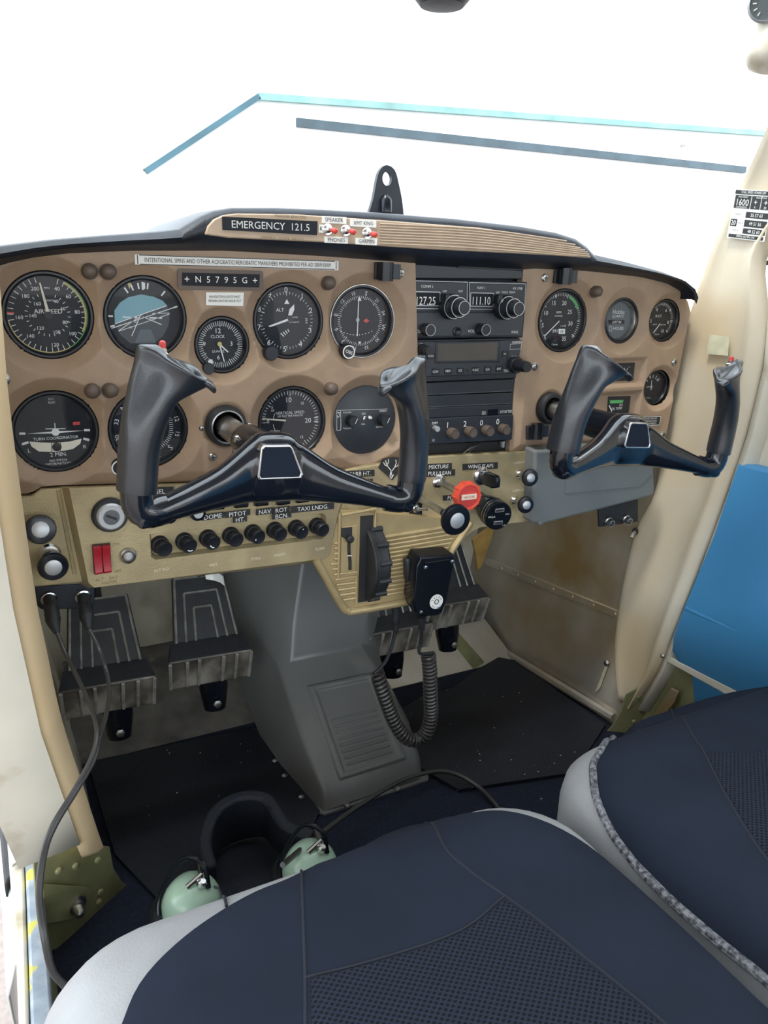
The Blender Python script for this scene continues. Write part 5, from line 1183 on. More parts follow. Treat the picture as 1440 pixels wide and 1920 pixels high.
# raised foot rest with ribs lying on the ramp
A, Bq, Cq, Dq = [np.array(v_) for v_ in ((.311, .112, .1275), (.421, .112, .1245), (.424, .004, .0345), (.314, .001, .0345))]
nr = np.cross(Bq - A, Dq - A); nr = nr / np.linalg.norm(nr); nr = nr if nr[2] > 0 else -nr
def fr(u, v, h=0): return (A * (1 - u) + Bq * u) * (1 - v) + (Dq * (1 - u) + Cq * u) * v + nr * h
def frr(iu, iv, h): return [fr(u, v, h) for u, v in ((iu, iv), (1 - iu, iv), (1 - iu, 1 - iv * .8), (iu, 1 - iv * .8))]
MB().loft([frr(0, 0, .0005), frr(.035, .03, .0060), frr(.075, .06, .0062), frr(.115, .09, .0022)]).build('foot_rest', 'greyplastic', cc, bevel=.003, seg=3)
for i in range(8):
    v = .42 + i * .064; MB().tube([fr(.17, v, .0024), fr(.83, v, .0024)], .0024, 8).build('rib', 'greyplastic', cc)
for x, y, z in ((.266, .125, .004), (.266, .085, .004), (.270, .03, .004), (.40, -.011, .004), (.32, -.013, .004)):
    MB().lathe([(.0048, 0), (.004, .002), (.0018, .003)], (x, y, z), (0, 0, 1), 12).build('screw', 'steel', cc)

# ------------------------------------------------------------------ hand microphone and its coiled cord
MY = -.052
hm = thing('hand_microphone', 'black hand microphone with round white maker badge hanging on the gold pedestal', 'microphone', at(815, 1155, Y=MY))
fq = [(789, 1044), (853, 1040), (851, 1062), (838, 1125), (829, 1150), (822, 1155), (793, 1157), (780, 1150), (776, 1130), (782, 1060)]
mf = polyY(fq, MY); mc = np.mean(mf, 0)
def msc(k, y, dz=0): return [((mc + (np.array(p) - mc) * k)[0], y, (mc + (np.array(p) - mc) * k)[1] + dz) for p in mf]
MB().loft([msc(.90, MY + .030, .004), msc(.98, MY + .027, .003), msc(1.0, MY + .004), msc(.97, MY), msc(.6, MY - .001)]).build('body', 'gloss_black', hm, bevel=.001)
MB().slab([at(*p, Y=MY + .018) for p in [(762, 1050), (782, 1048), (776, 1095), (764, 1092)]], (0, 1, 0), .012).build('talk_switch', 'rubber', hm, bevel=.003)
for x, y in ((798, 1064), (848, 1053), (790, 1148), (822, 1140)): p = at(x, y, Y=MY - .0006); MB().lathe([(.0028, 0), (.0025, .0012), (.001, .0016)], p, (0, -1, 0), 12).build('screw', 'chrome', hm)
a, b_ = at(797, 1056, Y=MY - .001), at(842, 1049, Y=MY - .001); MB().tube([a, b_], .0012, 6).build('ridge', 'gloss_black', hm)
p = at(818, 1128, Y=MY - .0012); bd = MB().lathe([(.0098, 0), (.0098, .0006)], p, (0, -1, 0), 28).build('badge', 'white', hm)
mb = MB().arc(.0024, .0036, 0, 360, p[1] - .0009, 20, p[0], p[2])
for i, ch in enumerate('TELEX'): a = -64 + i * 32; mb.text(ch, p[0] + .0070 * math.sin(R_(a)), p[2] + .0070 * math.cos(R_(a)), .0042, y=p[1] - .0009, rot=a)
for i, ch in enumerate('MADE IN USA'): a = 235 - i * 11; mb.text(ch, p[0] + .0076 * math.sin(R_(a)), p[2] + .0076 * math.cos(R_(a)), .0022, y=p[1] - .0009, rot=a - 180) if ch != ' ' else None
o = mb.build('badge_print', 'ink', None, smooth=0); o.parent = bd; o.location = -hm.location
MB().tube([at(790, 1156, Y=MY + .012), at(791, 1180, Y=MY + .014)], [.006, .004], 10).build('strain_relief', 'rubber', hm)
# cord: straight lead, coil down, loop, coil up, lead under the pedestal
cyc = -.02
crd = [at(791, 1180, Y=MY + .014)] + [at(*p, Y=MY + .02) for p in [(789, 1205), (787, 1225)]]
coilp = smooth_path([at(*p, Y=Yq) for p, Yq in (((803, 1228), -.030), ((806, 1260), -.028), ((807, 1300), -.026), ((808, 1340), -.022), ((800, 1372), -.020), ((782, 1388), -.018), ((760, 1382), -.016), ((742, 1358), -.012), ((728, 1325), -.008), ((714, 1285), -.004), ((707, 1262), 0))], 10)
# resample by length
seg = [0]
for a, b_ in zip(coilp, coilp[1:]): seg.append(seg[-1] + np.linalg.norm(b_ - a))
Ltot = seg[-1]; turns = 46; NN = turns * 10; helix = []
ca = np.array(coilp)
for i in range(NN + 1):
    s_ = Ltot * i / NN; c = np.array([np.interp(s_, seg, ca[:, k]) for k in range(3)]); c2_ = np.array([np.interp(min(s_ + .002, Ltot), seg, ca[:, k]) for k in range(3)]); c0_ = np.array([np.interp(max(s_ - .002, 0), seg, ca[:, k]) for k in range(3)])
    tg = (c2_ - c0_); tg /= np.linalg.norm(tg); u_ = np.cross(tg, (0, 1, 0)); u_ /= np.linalg.norm(u_); w_ = np.cross(tg, u_); an = 2 * math.pi * i / 10
    helix.append(c + (u_ * math.cos(an) + w_ * math.sin(an)) * .0085)
lead = smooth_path([helix[-1], at(722, 1242, Y=.0), at(735, 1210, Y=.0), at(741, 1180, Y=0)], 5)[1:]
cdt = thing('coiled_cord', 'black coiled cord looping from the hand microphone down to the floor mat', 'cord', at(785, 1388, Y=-.02))
MB().tube(smooth_path(crd + [helix[0]], 4), .0024, 8).build('lead', 'rubber', cdt)
MB().tube(helix, .0023, 6).build('coil', 'cord_grey', cdt) if 'cord_grey' in MATS else (mat('cord_grey', (.045, .043, .042), .3), MB().tube(helix, .0023, 6).build('coil', 'cord_grey', cdt))
MB().tube(lead, .0024, 8).build('lead', 'rubber', cdt)
pl_ = [at(741, 1180, Y=0), at(741, 1160, Y=0), at(738, 1130, Y=0.0)]
MB().tube(smooth_path([at(741, 1188, Y=0), at(742, 1175, Y=0), at(743, 1150, Y=0), at(741, 1122, Y=0.0)], 5), [.003] * 3 + [.0042] * 4 + [.0062] * 9, 12).build('plug', 'rubber', cdt)

# ------------------------------------------------------------------ headset jacks, plugs and the hanging cables on the left
JY = .006
jb = thing('jack_bracket', 'black bracket with two headset jacks under the left end of the gold panel', 'bracket', at(122, 1120, Y=JY))
MB().prism(polyY([(66, 1100), (178, 1094), (177, 1132), (168, 1141), (78, 1143), (69, 1136)], JY), JY, JY + .003).build('plate', 'pad_black', jb, bevel=.001)
for x, y in ((92, 1122), (156, 1118)):
    p = at(x, y, Y=JY); MB().lathe([(.0085, 0), (.0085, .002), (.007, .003), (.0068, .006)], p, (0, -1, -.25), 18).build('jack_nut', 'chrome', jb)
cabs = [
    ('black headset cable with plug in the left jack', (92, 1122), [(96, 1140), (100, 1165), (107, 1187)], [(125, 1230), (150, 1280), (172, 1330), (182, 1375), (172, 1420), (140, 1480), (100, 1545), (80, 1600), (72, 1680), (82, 1760), (96, 1820), (122, 1852)]),
    ('black headset cable with plug in the right jack', (156, 1118), [(160, 1140), (163, 1160), (167, 1180)], [(185, 1215), (200, 1260), (205, 1300), (198, 1345), (186, 1385), (176, 1425), (145, 1480), (105, 1545), (84, 1600), (75, 1680), (86, 1760), (100, 1820), (126, 1850)])]
YS = [-.06, -.10, -.14, -.17, -.19, -.21, -.24, -.26, -.28, -.30, -.305, -.31]
for lab, j, plug, path in cabs:
    t = thing('headset_cable', lab, 'cable', at(*j, Y=JY), group='headset cables hanging from the jacks')
    pp_ = [at(*j, Y=JY - .006), at(*plug[0], Y=JY - .020), at(*plug[1], Y=JY - .034), at(*plug[2], Y=JY - .045)]
    sp = smooth_path(pp_, 6)
    n_ = len(sp); rr = [.0062 if i < 6 else (.0072 + .0006 * (i % 2) if i < 13 else .0072 - (i - 12) / (n_ - 13) * .0042) for i in range(n_)]
    MB().tube(sp, rr, 14).build('plug', 'rubber', t)
    ys_ = YS if len(path) == 12 else [-.055] + YS
    cp_ = [pp_[-1]] + [at(*q, Y=y) for q, y in zip(path, ys_)]
    MB().tube(smooth_path(cp_, 8), .0022, 10).build('cord', 'cord_grey', t)
# loose cable arc over the floor by the console
arc_ = [at(530, 1622, Z=.10), at(580, 1580, Z=.07), at(660, 1520, Z=.05), at(740, 1470, Z=.04), at(800, 1449, Z=.03), at(850, 1450, Z=.02), at(900, 1478, Z=.01), at(940, 1524, Z=.004), at(950, 1560, Z=.004)]
tag(MB().tube(smooth_path(arc_, 6), .0032, 10).build('floor_cable', 'cord_grey'), 'black cable arching over the floor in front of the pilot seat', 'cable')

# ------------------------------------------------------------------ headset lying on the floor
hs = thing('aviation_headset', 'mint green domed aviation headset lying on the floor before the pilot seat', 'headset', at(480, 1640, Z=.0))
for x, y, zc in ((362, 1688, .055), (584, 1622, .055)):
    p = at(x, y, Z=zc)
    d = Vector((.25, -.35, .9))
    e = MB().lathe([(.027, -.024), (.031, -.012), (.031, .0), (.028, .011), (.022, .019), (.013, .0245), (.002, .027)], p, d, 28).build('ear_cup', 'mint', hs, smooth=70)
    o_ = MB().lathe([(.026, -.042), (.036, -.040), (.038, -.032), (.034, -.023)], p, d, 28).build('ear_cushion', 'rubber', hs)
    o_ = MB().lathe([(.005, .026), (.005, .034), (.003, .036)], p, d, 12).build('pivot_screw', 'chrome', hs)
    q = Vector(p) + d.normalized() * .034
    MB().tube([q + Vector((-.016, .004, -.004)), q + Vector((0, .006, .004)), q + Vector((.004, .03, -.002)), q + Vector((.006, .05, -.03))], .003, 8).build('stirrup', 'chrome', hs)
    MB().tube(smooth_path([q + Vector((.006, 0, -.01)), q + Vector((.004, .012, .012)), q + Vector((-.014, .03, .01)), q + Vector((-.04, .03, -.03)), q + Vector((-.045, .01, -.06))], 6), .0028, 8).build('boom_wire', 'gloss_black', hs)
pa, pb_ = at(395, 1640, Z=.05), at(590, 1580, Z=.05)
hbp = smooth_path([pa, at(385, 1600, Z=.045), at(405, 1555, Z=.045), at(450, 1530, Z=.045), at(500, 1530, Z=.045), at(535, 1570, Z=.045), pb_], 6)
rg = []
for i, p in enumerate(hbp):
    t_ = hbp[min(i + 1, len(hbp) - 1)] - hbp[max(i - 1, 0)]; t_ = t_ / np.linalg.norm(t_); s_ = np.cross(t_, (0, 0, 1)); s_ /= np.linalg.norm(s_); h_ = .012 + .020 * math.sin(math.pi * i / (len(hbp) - 1))
    rg.append([p + s_ * .008 - np.array((0, 0, h_)), p - s_ * .008 - np.array((0, 0, h_)), p - s_ * .008 + np.array((0, 0, h_)), p + s_ * .008 + np.array((0, 0, h_))])
MB().loft(rg).build('headband', 'mat_rubber', hs, bevel=.004)

# ------------------------------------------------------------------ seats
SZ = .236
def seat_outline(x0, x1, yf, yb, rf, n=10):
    pts = []
    for cx, cy, a0 in ((x1 - rf, yf - rf, 0), (x0 + rf, yf - rf, 90)):
        for i in range(n + 1): a = R_(a0 + 90 * i / n); pts.append((cx + rf * math.cos(a), cy + rf * math.sin(a)))
    for cx, cy, a0 in ((x0 + .05, yb + .05, 180), (x1 - .05, yb + .05, 270)):
        for i in range(5): a = R_(a0 + 90 * i / 4); pts.append((cx + .05 * math.cos(a), cy + .05 * math.sin(a)))
    return pts
def make_seat(label, x0, x1, yf, cover_px, mesh_px, seams_px, piping_px, rf=.085, yb=-1.05):
    cx, cy = (x0 + x1) / 2, yf - .28
    t = thing('cabin_seat', label, 'seat', (cx, cy, 0), group='cabin seats')
    ol = seat_outline(x0, x1, yf, yb, rf); c = np.array((cx, cy - .1))
    def dist(x, y):   # rough inside distance to the outline
        dx = min(x - x0, x1 - x); dy = yf - y
        if dx < rf and dy < rf: return rf - math.hypot(rf - dx, rf - dy)
        return min(dx, dy)
    def zt(x, y):
        d = max(0, dist(x, y)); e = math.exp(-d / .022)
        return SZ + .014 - .040 * e + .010 * math.sin(min(1, max(0, (yf - y) / .5)) * math.pi) - .03 * max(0, (yf - y) - .25) 
    def inset(k): return [tuple(c + (np.array(p) - c) * k) for p in ol]
    rings = [[(x, y, .085) for x, y in inset(.90)], [(x, y, .10) for x, y in inset(.97)], [(x, y, .14) for x, y in inset(1.0)], [(x, y, zt(x, y) - .012) for x, y in inset(1.0)]]
    for k in (.992, .975, .955, .93, .90, .86, .8, .7, .6, .4, .2, .02): rings.append([(x, y, zt(x, y)) for x, y in inset(k)])
    MB().loft(rings).build('cushion', 'leather', t, smooth=60)
    def on(px, py):
        z = SZ
        for _ in range(12): p = at(px, py, Z=z); z = .4 * z + .6 * zt(p[0], p[1])
        return at(px, py, Z=z)
    def patch(poly3, h, m, name, nr=14):
        P2 = [np.array(p[:2]) for p in poly3]; cc_ = np.mean(P2, 0); rg = [[(*p, zt(*p) - .004) for p in P2]]
        for i in range(nr + 1):
            k = 1 - (i / nr) * .985; rg.append([(*(cc_ + (p - cc_) * k), zt(*(cc_ + (p - cc_) * k)) + (h if i else h * .6)) for p in P2])
        return MB().loft(rg).build(name, m, t, smooth=60)
    cover = smooth_path([on(*p) for p in cover_px], 4)
    rear = [np.array((x1 - .03, yb + .03, 0)), np.array((x0 + .05, yb + .03, 0))] if cover[0][0] < cover[-1][0] else [np.array((x0 + .05, yb + .03, 0)), np.array((x1 - .03, yb + .03, 0))]
    def fill(a, b_, n): return [a + (b_ - a) * (i / n) for i in range(1, n)]
    cv = cover + fill(cover[-1], rear[0], 14) + [rear[0]] + fill(rear[0], rear[1], 10) + [rear[1]] + fill(rear[1], cover[0], 14)
    patch(cv, .0042, 'navy', 'fabric_cover')
    ms = [on(*p) for p in mesh_px]; dens = []
    for a, b_ in zip(ms, ms[1:] + ms[:1]): dens += [a] + fill(a, b_, 6)
    patch(dens, .0054, 'perforated', 'mesh_insert')
    for sp in seams_px:
        q = smooth_path([on(*p) for p in sp], 6); q = [np.array((p[0], p[1], zt(p[0], p[1]) + .0038)) for p in q]; MB().tube(q, .0013, 6).build('seam', 'seam', t)
    for sp, r_, m in piping_px:
        q = smooth_path([on(*p) for p in sp], 6); MB().tube([np.array((p[0], p[1], zt(p[0], p[1]) + .002)) for p in q], r_, 8).build('piping', m, t)
    # base frame and backrest behind the camera
    MB().box(x0 + .05, x1 - .05, yb + .08, yf - .10, .03, .088).build('seat_base', 'steel', t, bevel=.004)
    for xx in (x0 + .09, x1 - .09): MB().box(xx - .012, xx + .012, yb, yf - .05, .0, .032).build('seat_rail', 'steel', t, bevel=.002)
    return t
make_seat('grey leather pilot seat with navy cloth cover in the foreground', -.088, .374, -.320,
    [(225, 1935), (262, 1850), (330, 1775), (400, 1722), (480, 1676), (565, 1640), (690, 1585), (800, 1547), (870, 1530), (940, 1524), (1010, 1540), (1100, 1588), (1180, 1655), (1290, 1755), (1400, 1860), (1470, 1925)],
    [(572, 1842), (640, 1826), (700, 1810), (790, 1783), (860, 1755), (910, 1722), (946, 1688), (1010, 1735), (1100, 1808), (1230, 1915), (1420, 2090), (1300, 2300), (572, 2300)],
    [[(565, 1640), (568, 1720), (572, 1842), (572, 1980), (572, 2200)], [(798, 1548), (830, 1590), (880, 1640), (946, 1688), (1010, 1735), (1100, 1808), (1230, 1915), (1420, 2090)], [(572, 1842), (700, 1810), (860, 1755), (946, 1688)]],
    [([(402, 1666), (414, 1680), (425, 1703)], .0012, 'seam')])
make_seat('grey leather copilot seat with navy cloth cover and braided piping at right', .392, .835, -.290,
    [(1500, 1905), (1440, 1842), (1350, 1770), (1260, 1692), (1190, 1622), (1145, 1562), (1118, 1500), (1112, 1455), (1128, 1408), (1180, 1368), (1260, 1334), (1350, 1306), (1440, 1290), (1520, 1285), (1600, 1300)],
    [(1318, 1416), (1380, 1414), (1440, 1410), (1500, 1412), (1600, 1440), (1650, 1700), (1560, 1760), (1440, 1622), (1390, 1550), (1350, 1480)],
    [[(1258, 1335), (1290, 1372), (1318, 1416), (1350, 1480), (1390, 1550), (1440, 1622), (1560, 1760)]],
    [([(1150, 1386), (1128, 1408), (1114, 1432), (1112, 1455), (1118, 1500), (1145, 1562), (1190, 1624), (1260, 1695), (1350, 1773), (1440, 1846), (1500, 1910)], .0042, 'braid')], rf=.09)

# ------------------------------------------------------------------ lower frames at the foot of the door posts
def on_gus(px, py): t_ = (px - 75) / 135; return at(px, py, Y=-.100 + t_ * .062)
gus3 = [on_gus(x, y) for x, y in ((62, 1600), (140, 1582), (206, 1588), (213, 1628), (228, 1652), (248, 1670), (200, 1742), (75, 1792))]
for sgn in (-1, 1):
    g3 = gus3 if sgn < 0 else [mir(p) for p in gus3]; gn = Vector((.40 * -sgn * -1, -.90, .1)).normalized()
    gn = Vector((.42, -.9, .1)).normalized() if sgn < 0 else Vector((-.42, -.9, .1)).normalized()
    f_ = struct(MB().slab(g3, gn, -.003).build('trim_7' if sgn < 0 else 'trim_8', 'primer', bevel=.0008))
    for x, y in ((108, 1632), (140, 1623), (182, 1612), (187, 1672), (184, 1690), (240, 1674)):
        q = on_gus(x, y); q = q if sgn < 0 else mir(q); MB().dome(q + np.array(gn) * .0015, gn, .0042, .0024, 12).build('rivet', 'primer', f_)
    if sgn < 0:
        q = on_gus(138, 1694) + np.array(gn) * .003; MB().lathe([(.012, 0), (.012, .0018), (.0080, .0018), (.0080, .007), (.0062, .0072), (.0048, .016), (.003, .0175)], q, (.25, -1, -.12), 18).build('bolt', 'steel', f_)
        MB().slab([on_gus(x, y) + np.array(gn) * .0022 for x, y in ((76, 1655), (160, 1660), (168, 1668), (160, 1716), (80, 1730))], gn, .002).build('doubler', 'primer', f_, bevel=.0006)
    # bracket joining trim to frame
    bx = -.004 if sgn < 0 else 2 * CL + .004
    MB().lathe([(.0075, 0), (.007, .006), (.004, .008)], (bx + sgn * .004, -.034, .052), (0, -1, -.3), 14).build('end_fitting', 'steel', f_)
# low side walls under the doors
for sgn, nm in ((-1, 'wall_left_sill'), (1, 'wall_right_sill')):
    q = [(-.070, -.04, .0), (-.070, -1.75, .0), (-.078, -1.75, .085), (-.078, -.04, .085)]
    if sgn > 0: q = [tuple(mir(p)) for p in q]
    struct(MB().slab(q, (1, 0, 0) if sgn < 0 else (-1, 0, 0), .004).build(nm, 'primer'))
# left door sill: chipped bar, pale jamb bar, hinge strip, white outside skin
def zbar(q, z, t, m, nm, lab=None, bev=.003):
    o = MB().slab([at(*p, Z=z) for p in q], (0, 0, -1), t).build(nm, m, bevel=bev); struct(o); return o
zbar([(46, 1600), (70, 1610), (84, 1700), (104, 1960), (58, 1960), (52, 1760)], .086, .05, 'primer_yellow', 'trim_9')
zbar([(12, 1560), (44, 1598), (50, 1760), (56, 1960), (36, 1960), (30, 1800)], .082, .05, 'jamb', 'trim_10')
hp_ = zbar([(-2, 1478), (20, 1474), (38, 1530), (46, 1606), (22, 1622), (14, 1540)], .092, .004, 'satin', 'trim_11', bev=.001)
for x, y in ((18, 1488), (15, 1500), (32, 1586), (34, 1602)): p = at(x, y, Z=.092); MB().dome(p, (0, 0, 1), .0035, .002, 12).build('rivet', 'satin', hp_)
sk = MB(); ra = [at(-20, 1380, Z=.07), at(0, 1500, Z=.07), at(14, 1570, Z=.07), at(22, 1640, Z=.07), at(30, 1760, Z=.07), at(34, 1800, Z=.07)]
rows_ = [[p + np.array((.004, 0, 0)) for p in ra], [p + np.array((-.004, 0, -.004)) for p in ra], [p + np.array((-.014, 0, -.04)) for p in ra], [p + np.array((-.010, 0, -.14)) for p in ra], [p + np.array((.05, 0, -.26)) for p in ra]]
ex_ = tag(sk.loft(rows_, cap=False, closed=False).build('fuselage_skin', 'aircraft_white', smooth=60), 'white outer fuselage skin below the open left door', 'fuselage')
ex_.modifiers.new('s', 'SOLIDIFY').thickness = .002
# fuselage belly and right flank so that the cabin is closed to the ground light
struct(MB().box(-.06, .87, -1.85, .46, -.05, -.022).build('floor_underside', 'aircraft_white', bevel=.01))

# ------------------------------------------------------------------ right door
dr = thing('cabin_door', 'right cabin door with blue padded panel and beige upper frame', 'door', (.92, -.4, .08))
def yz(poly, x0, x1): n = len(poly); return MB().add([(wx(z) + x0, y, z) for y, z in poly] + [(wx(z) + x1, y, z) for y, z in poly], [tuple(range(n)), tuple(range(2 * n - 1, n - 1, -1))] + [(i, i + n, (i + 1) % n + n, (i + 1) % n) for i in range(n)])
yz([(-.150, .74), (-.085, .55), (-.055, .42), (-.005, .25), (.010, .10), (-.5, .10), (-1.0, .10), (-1.0, .45), (-1.0, .74), (-.5, .74)], .022, .045).build('door_skin', 'pillar', dr, bevel=.006)
bl = [(p[1], p[2]) for p in [atw(*q) for q in [(1384, 868), (1340, 1000), (1300, 1100), (1280, 1146), (1262, 1195), (1260, 1222), (1272, 1246), (1296, 1262)]]] + [(-.15, .10), (-.98, .125), (-.98, .480), (-.5, .474)]
blc = np.mean(bl, 0)
def bs(k, x):
    o_ = []
    for p in bl:
        q = blc + (np.array(p) - blc) * np.array([1 - (1 - k) * .12, 1 - (1 - k) * .5]); o_.append((wx(q[1]) + x, q[0], q[1]))
    return o_
MB().loft([bs(1, .022), bs(1, .006), bs(.985, .001), bs(.95, -.001)]).build('padded_panel', 'blue', dr, smooth=60)
MB().tube([(wx(.235) - .0005, -.09, .235), (wx(.24) - .001, -.3, .24), (wx(.245) - .0005, -.7, .245)], .003, 8).build('fold', 'blue', dr)
# window frame and pane
MB().tube(smooth_path([(.915, -.150, .74), (.900, -.20, .86), (.872, -.28, 1.02)], 5), .012, 8).build('frame_rail', 'pillar', dr)
MB().tube([(.925, -.14, .735), (.925, -1.0, .735)], .012, 8).build('frame_rail', 'pillar', dr)
MB().add([(.920, -.15, .74), (.920, -1.0, .74), (.872, -1.0, 1.03), (.876, -.28, 1.03)], [(0, 1, 2, 3)]).build('window_pane', 'window_glass', dr, smooth=0)
p = at(1432, 490, X=.885); t = thing('window_latch', 'dark pointed window latch at the right edge by the stall speed table', 'latch', p)
MB().loft([[(0, .004, -.006), (.004, .004, -.006), (.004, .004, -.004), (0, .004, -.004)], [(0, -.012, -.004), (.008, -.012, -.004), (.008, -.012, .006), (0, -.012, .006)], [(0, -.045, .006), (.01, -.045, .006), (.01, -.045, .02), (0, -.045, .02)]]).build('lever', 'pad_black', t, local=True, bevel=.001)
# white sill under the door, with the gusset bracket
q = [atw(1250, 1240), atw(1258, 1232), atw(1385, 1296), atw(1372, 1308)]
q = [p + np.array((-.002, 0, 0)) for p in q]
struct(MB().slab(q, (1, 0, 0), .016).build('trim_12', 'jamb', bevel=.002))
q = [atw(1196, 1384), atw(1258, 1290), atw(1272, 1297), atw(1262, 1320), atw(1215, 1380)]
struct(MB().slab(q, (1, 0, 0), .004).build('trim_13', 'alu', bevel=.001))
q = [atw(1168, 1330), atw(1235, 1240), atw(1262, 1232), atw(1420, 1300), atw(1400, 1420), atw(1150, 1420)]
struct(MB().slab([p + np.array((.016, 0, 0)) for p in q], (1, 0, 0), .004).build('wall_right_lower', 'primer'))
for x, y in ((1248, 1228), (1232, 1262)): pass
p = atw(1246, 1229); MB().dome(p - np.array((.004, 0, 0)), (-1, 0, 0), .004, .003).build('post_screw', 'steel', pr, local=True)

# ------------------------------------------------------------------ things on the right post
def wall_frame(c4_):
    P = [atw(*p) - np.array((.0095, 0, 0)) for p in c4_]; return P
P = wall_frame([(1389, 355), (1462, 359), (1452, 452), (1372, 446)])
ex = Vector(P[1] - P[0]); w = ex.length; ex.normalize(); ez = Vector(P[0] - P[3]); h = ez.length; ez = (ez - ex * ez.dot(ex)).normalized(); nn = ex.cross(ez); nn = nn if nn.x < 0 else -nn
sp_ = thing('stall_speed_placard', 'white and black stall speed table on the right windshield post', 'placard', P[3])
o0 = Vector((0, 0, 0))
def rect(u0, v0, u1, v1, m, nm, k=1): return MB().slab([o0 + ex * w * a + ez * h * b_ + nn * .0003 * k for a, b_ in ((u0, v0), (u1, v0), (u1, v1), (u0, v1))], nn, .0003).build(nm, m, sp_, local=True)
rect(0, 0, 1, 1, 'paper', 'plate')
for r_ in ((.02, .90, .98, .98), (.04, .62, .46, .88), (.48, .62, .72, .88), (.74, .62, .98, .88), (.40, .44, .98, .56), (.03, .25, .2, .40), (.40, .26, .98, .40), (.40, .12, .98, .23), (.04, .02, .96, .09)): rect(*r_, 'ink', 'table_cell', 2)
mb = MB()
for s_, u, v, z, sx in (('STALL SPEED, POWER OFF', .5, .94, .0040, .8), ('1600', .25, .74, .0115, .9), ('GROSS WEIGHT', .25, .85, .0026, .8), ('CONFIGURATION', .25, .645, .0026, .8), ('ANGLE OF BANK', .73, .85, .0026, .8), ('0', .60, .66, .004, 1), ('20', .86, .66, .004, 1), ('55 57 63', .69, .50, .0058, .9), ('20', .115, .325, .0085, .9), ('49 51 56', .69, .33, .0058, .9), ('48 52 60', .69, .175, .0058, .9), ('SPEEDS ARE MPH, CAS', .5, .055, .0034, .85)):
    mb.text(s_, w * u, h * v, z, sx=sx, frame=(o0 + nn * .0012, ex, ez))
for u in (.60, .86): mb.text('+', w * u, h * .76, .010, frame=(o0 + nn * .0012, ex, ez))
mb.build('lettering', 'white', sp_, local=True, smooth=0)
mb = MB()
for s_, u, v in (('FLAPS UP', .2, .5), ('FLAPS 20', .3, .325), ('FLAPS 40', .2, .175)): mb.text(s_, w * u, h * v, .003, sx=.8, frame=(o0 + nn * .0012, ex, ez))
mb.build('row_lettering', 'ink', sp_, local=True, smooth=0)
P = wall_frame([(1341, 627), (1378, 631), (1375, 667), (1335, 663)])
tag(MB().slab([p - np.array((.0015, 0, 0)) for p in P], (-1, 0, 0), .0006).build('tape_patch', 'tape'), 'square of yellowed tape residue on the right post', 'tape')

# ------------------------------------------------------------------ windshield, compass, wing root vent
wsr = []
for v in np.linspace(0, 1, 9):
    y = .42 - v * .74; z = .72 + .40 * math.sin(v * math.pi / 2 * .95); r_ = []
    for u in np.linspace(0, 1, 17):
        e = (2 * u - 1); hw = .50 - .06 * v; r_.append((CL + e * hw, y - .16 * e * e * (1 - .35 * v), z - .03 * abs(e) ** 3))
    wsr.append(r_)
ws = MB().loft(wsr, cap=False, closed=False).build('window_1', 'window_glass', smooth=80); struct(ws)
co = thing('magnetic_compass', 'dark compass hanging at the top of the windshield', 'compass', (.424, 0, 1.02))
MB().lathe([(.012, -.034), (.024, -.0325), (.030, -.026), (.032, 0), (.030, .026), (.02, .032)], (.424, 0, 1.020), (0, 0, 1), 28).build('bowl', 'pad_black', co)
MB().lathe([(.024, 0), (.024, .004), (.020, .004)], (.424, -.031, 1.022), (0, -1, 0), 24).build('window_ring', 'bezel', co)
MB().tube([(.424, 0, 1.05), (.424, .0, 1.075), (.424, -.05, 1.115)], .008, 10).build('mount', 'pad_black', co)
vt = thing('wing_root_vent', 'beige wing root vent pod at the top right corner with a round dial', 'vent', at(1450, 60, X=.80))
pv = at(1450, 40, X=.80)
MB().lathe([(.012, -.052), (.024, -.048), (.031, -.036), (.033, -.01), (.033, .13)], pv + np.array((.012, -.0, 0)), (.15, 0, 1), 28).build('pod', 'jamb', vt, smooth=60)
pg = at(1437, 5, X=.77); dg_ = Vector(CAM - pg).normalized()
gd = MB().lathe([(.020, -.01), (.020, 0), (.0175, .0015), (.0172, -.001)], pg, dg_, 28, cap=False).build('dial_ring', 'satin', vt)
MB().lathe([(.0175, -.003), (.0175, -.001)], pg, dg_, 28).build('dial', 'dial_grey', vt)
mb = MB(); a_, u_, w_ = basis(dg_)
for i in range(9):
    an = 2 * math.pi * i / 12; q0 = Vector(pg) + (u_ * math.cos(an) + w_ * math.sin(an)) * .010; q1 = Vector(pg) + (u_ * math.cos(an) + w_ * math.sin(an)) * .014; mb.tube([q0, q1], .0007, 4)
mb.build('dial_marks', 'white', vt)
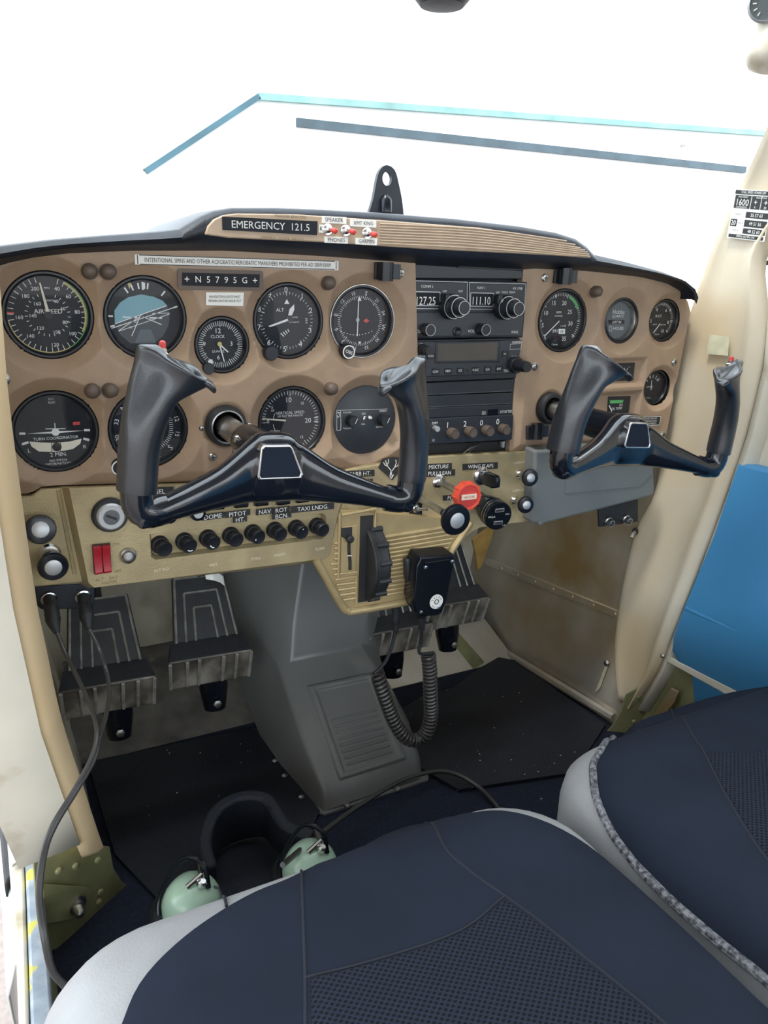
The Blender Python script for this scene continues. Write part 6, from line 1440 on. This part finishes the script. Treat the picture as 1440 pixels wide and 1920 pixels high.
# paper tag under the panel
t = thing('paper_tag', 'small white paper tag hanging under the gold switch panel', 'tag', at(400, 1082, Y=.03))
rg = []
for x, y, Yq in ((384, 1077, .03), (398, 1079, .026), (410, 1083, .03), (419, 1090, .036)):
    p = at(x, y, Y=Yq); rg.append([p + np.array((0, 0, .006)), p + np.array((.001, -.001, -.006)), p + np.array((.001, 0, -.006)), p + np.array((0, .001, .006))])
MB().loft(rg).build('slip', 'paper', t); MB().tube([at(352, 1062, Y=.0), at(360, 1075, Y=.02), at(372, 1080, Y=.03), at(386, 1078, Y=.031)], .001, 6).build('string', 'ink', t)

# primer doubler on the floor behind the left frame, bare metal pieces in the right footwell
ang = MB().slab([at(832, 1182, Y=.22), at(850, 1174, Y=.22), at(908, 1240, Z=.02), at(888, 1252, Z=.02)], (0, 0, -1), .004)
struct(ang.build('trim_14', 'primer', bevel=.001))
am = [at(*p, Y=.33) for p in [(886, 1012), (930, 980), (922, 1010), (904, 1060), (896, 1070), (892, 1040)]]
mat('amber', (.50, .32, .10), .4, .2, var=.2, vscale=30)
tag(MB().prism([(p[0], p[2]) for p in am], .33, .336).build('insulation_sheet', 'amber', bevel=.001), 'amber stained insulation sheet beside the rightmost pedal', 'sheet')
rnd = random.Random(7)
zbar([(-8, 1490), (6, 1484), (18, 1560), (24, 1640), (8, 1660)], .079, .02, 'rubber', 'trim_hinge_shade')  # dark strip standing in for the shade in the door hinge gap
db = MB()
for i in range(70):
    fx, fy = rnd.choice([(rnd.uniform(420, 480), rnd.uniform(1340, 1365)), (rnd.uniform(180, 480), rnd.uniform(1370, 1430)), (rnd.uniform(700, 1080), rnd.uniform(1290, 1470)), (rnd.uniform(830, 1080), rnd.uniform(1400, 1500)), (rnd.uniform(240, 420), rnd.uniform(1480, 1600))])
    p = at(fx, fy, Z=.007); r_ = rnd.uniform(.0006, .0018); an = rnd.uniform(0, 6)
    if p[1] > .22: continue
    db.add([(p[0] + r_ * math.cos(an + k * 2.1) * rnd.uniform(.6, 1.3), p[1] + r_ * math.sin(an + k * 2.1), p[2]) for k in range(3)] + [(p[0], p[1], p[2] + r_ * .6)], [(0, 1, 3), (1, 2, 3), (2, 0, 3), (0, 2, 1)])
tag(db.build('floor_debris', 'paper', smooth=0), 'scattered tiny pale paint chips on the dark floor', 'debris', kind='stuff')
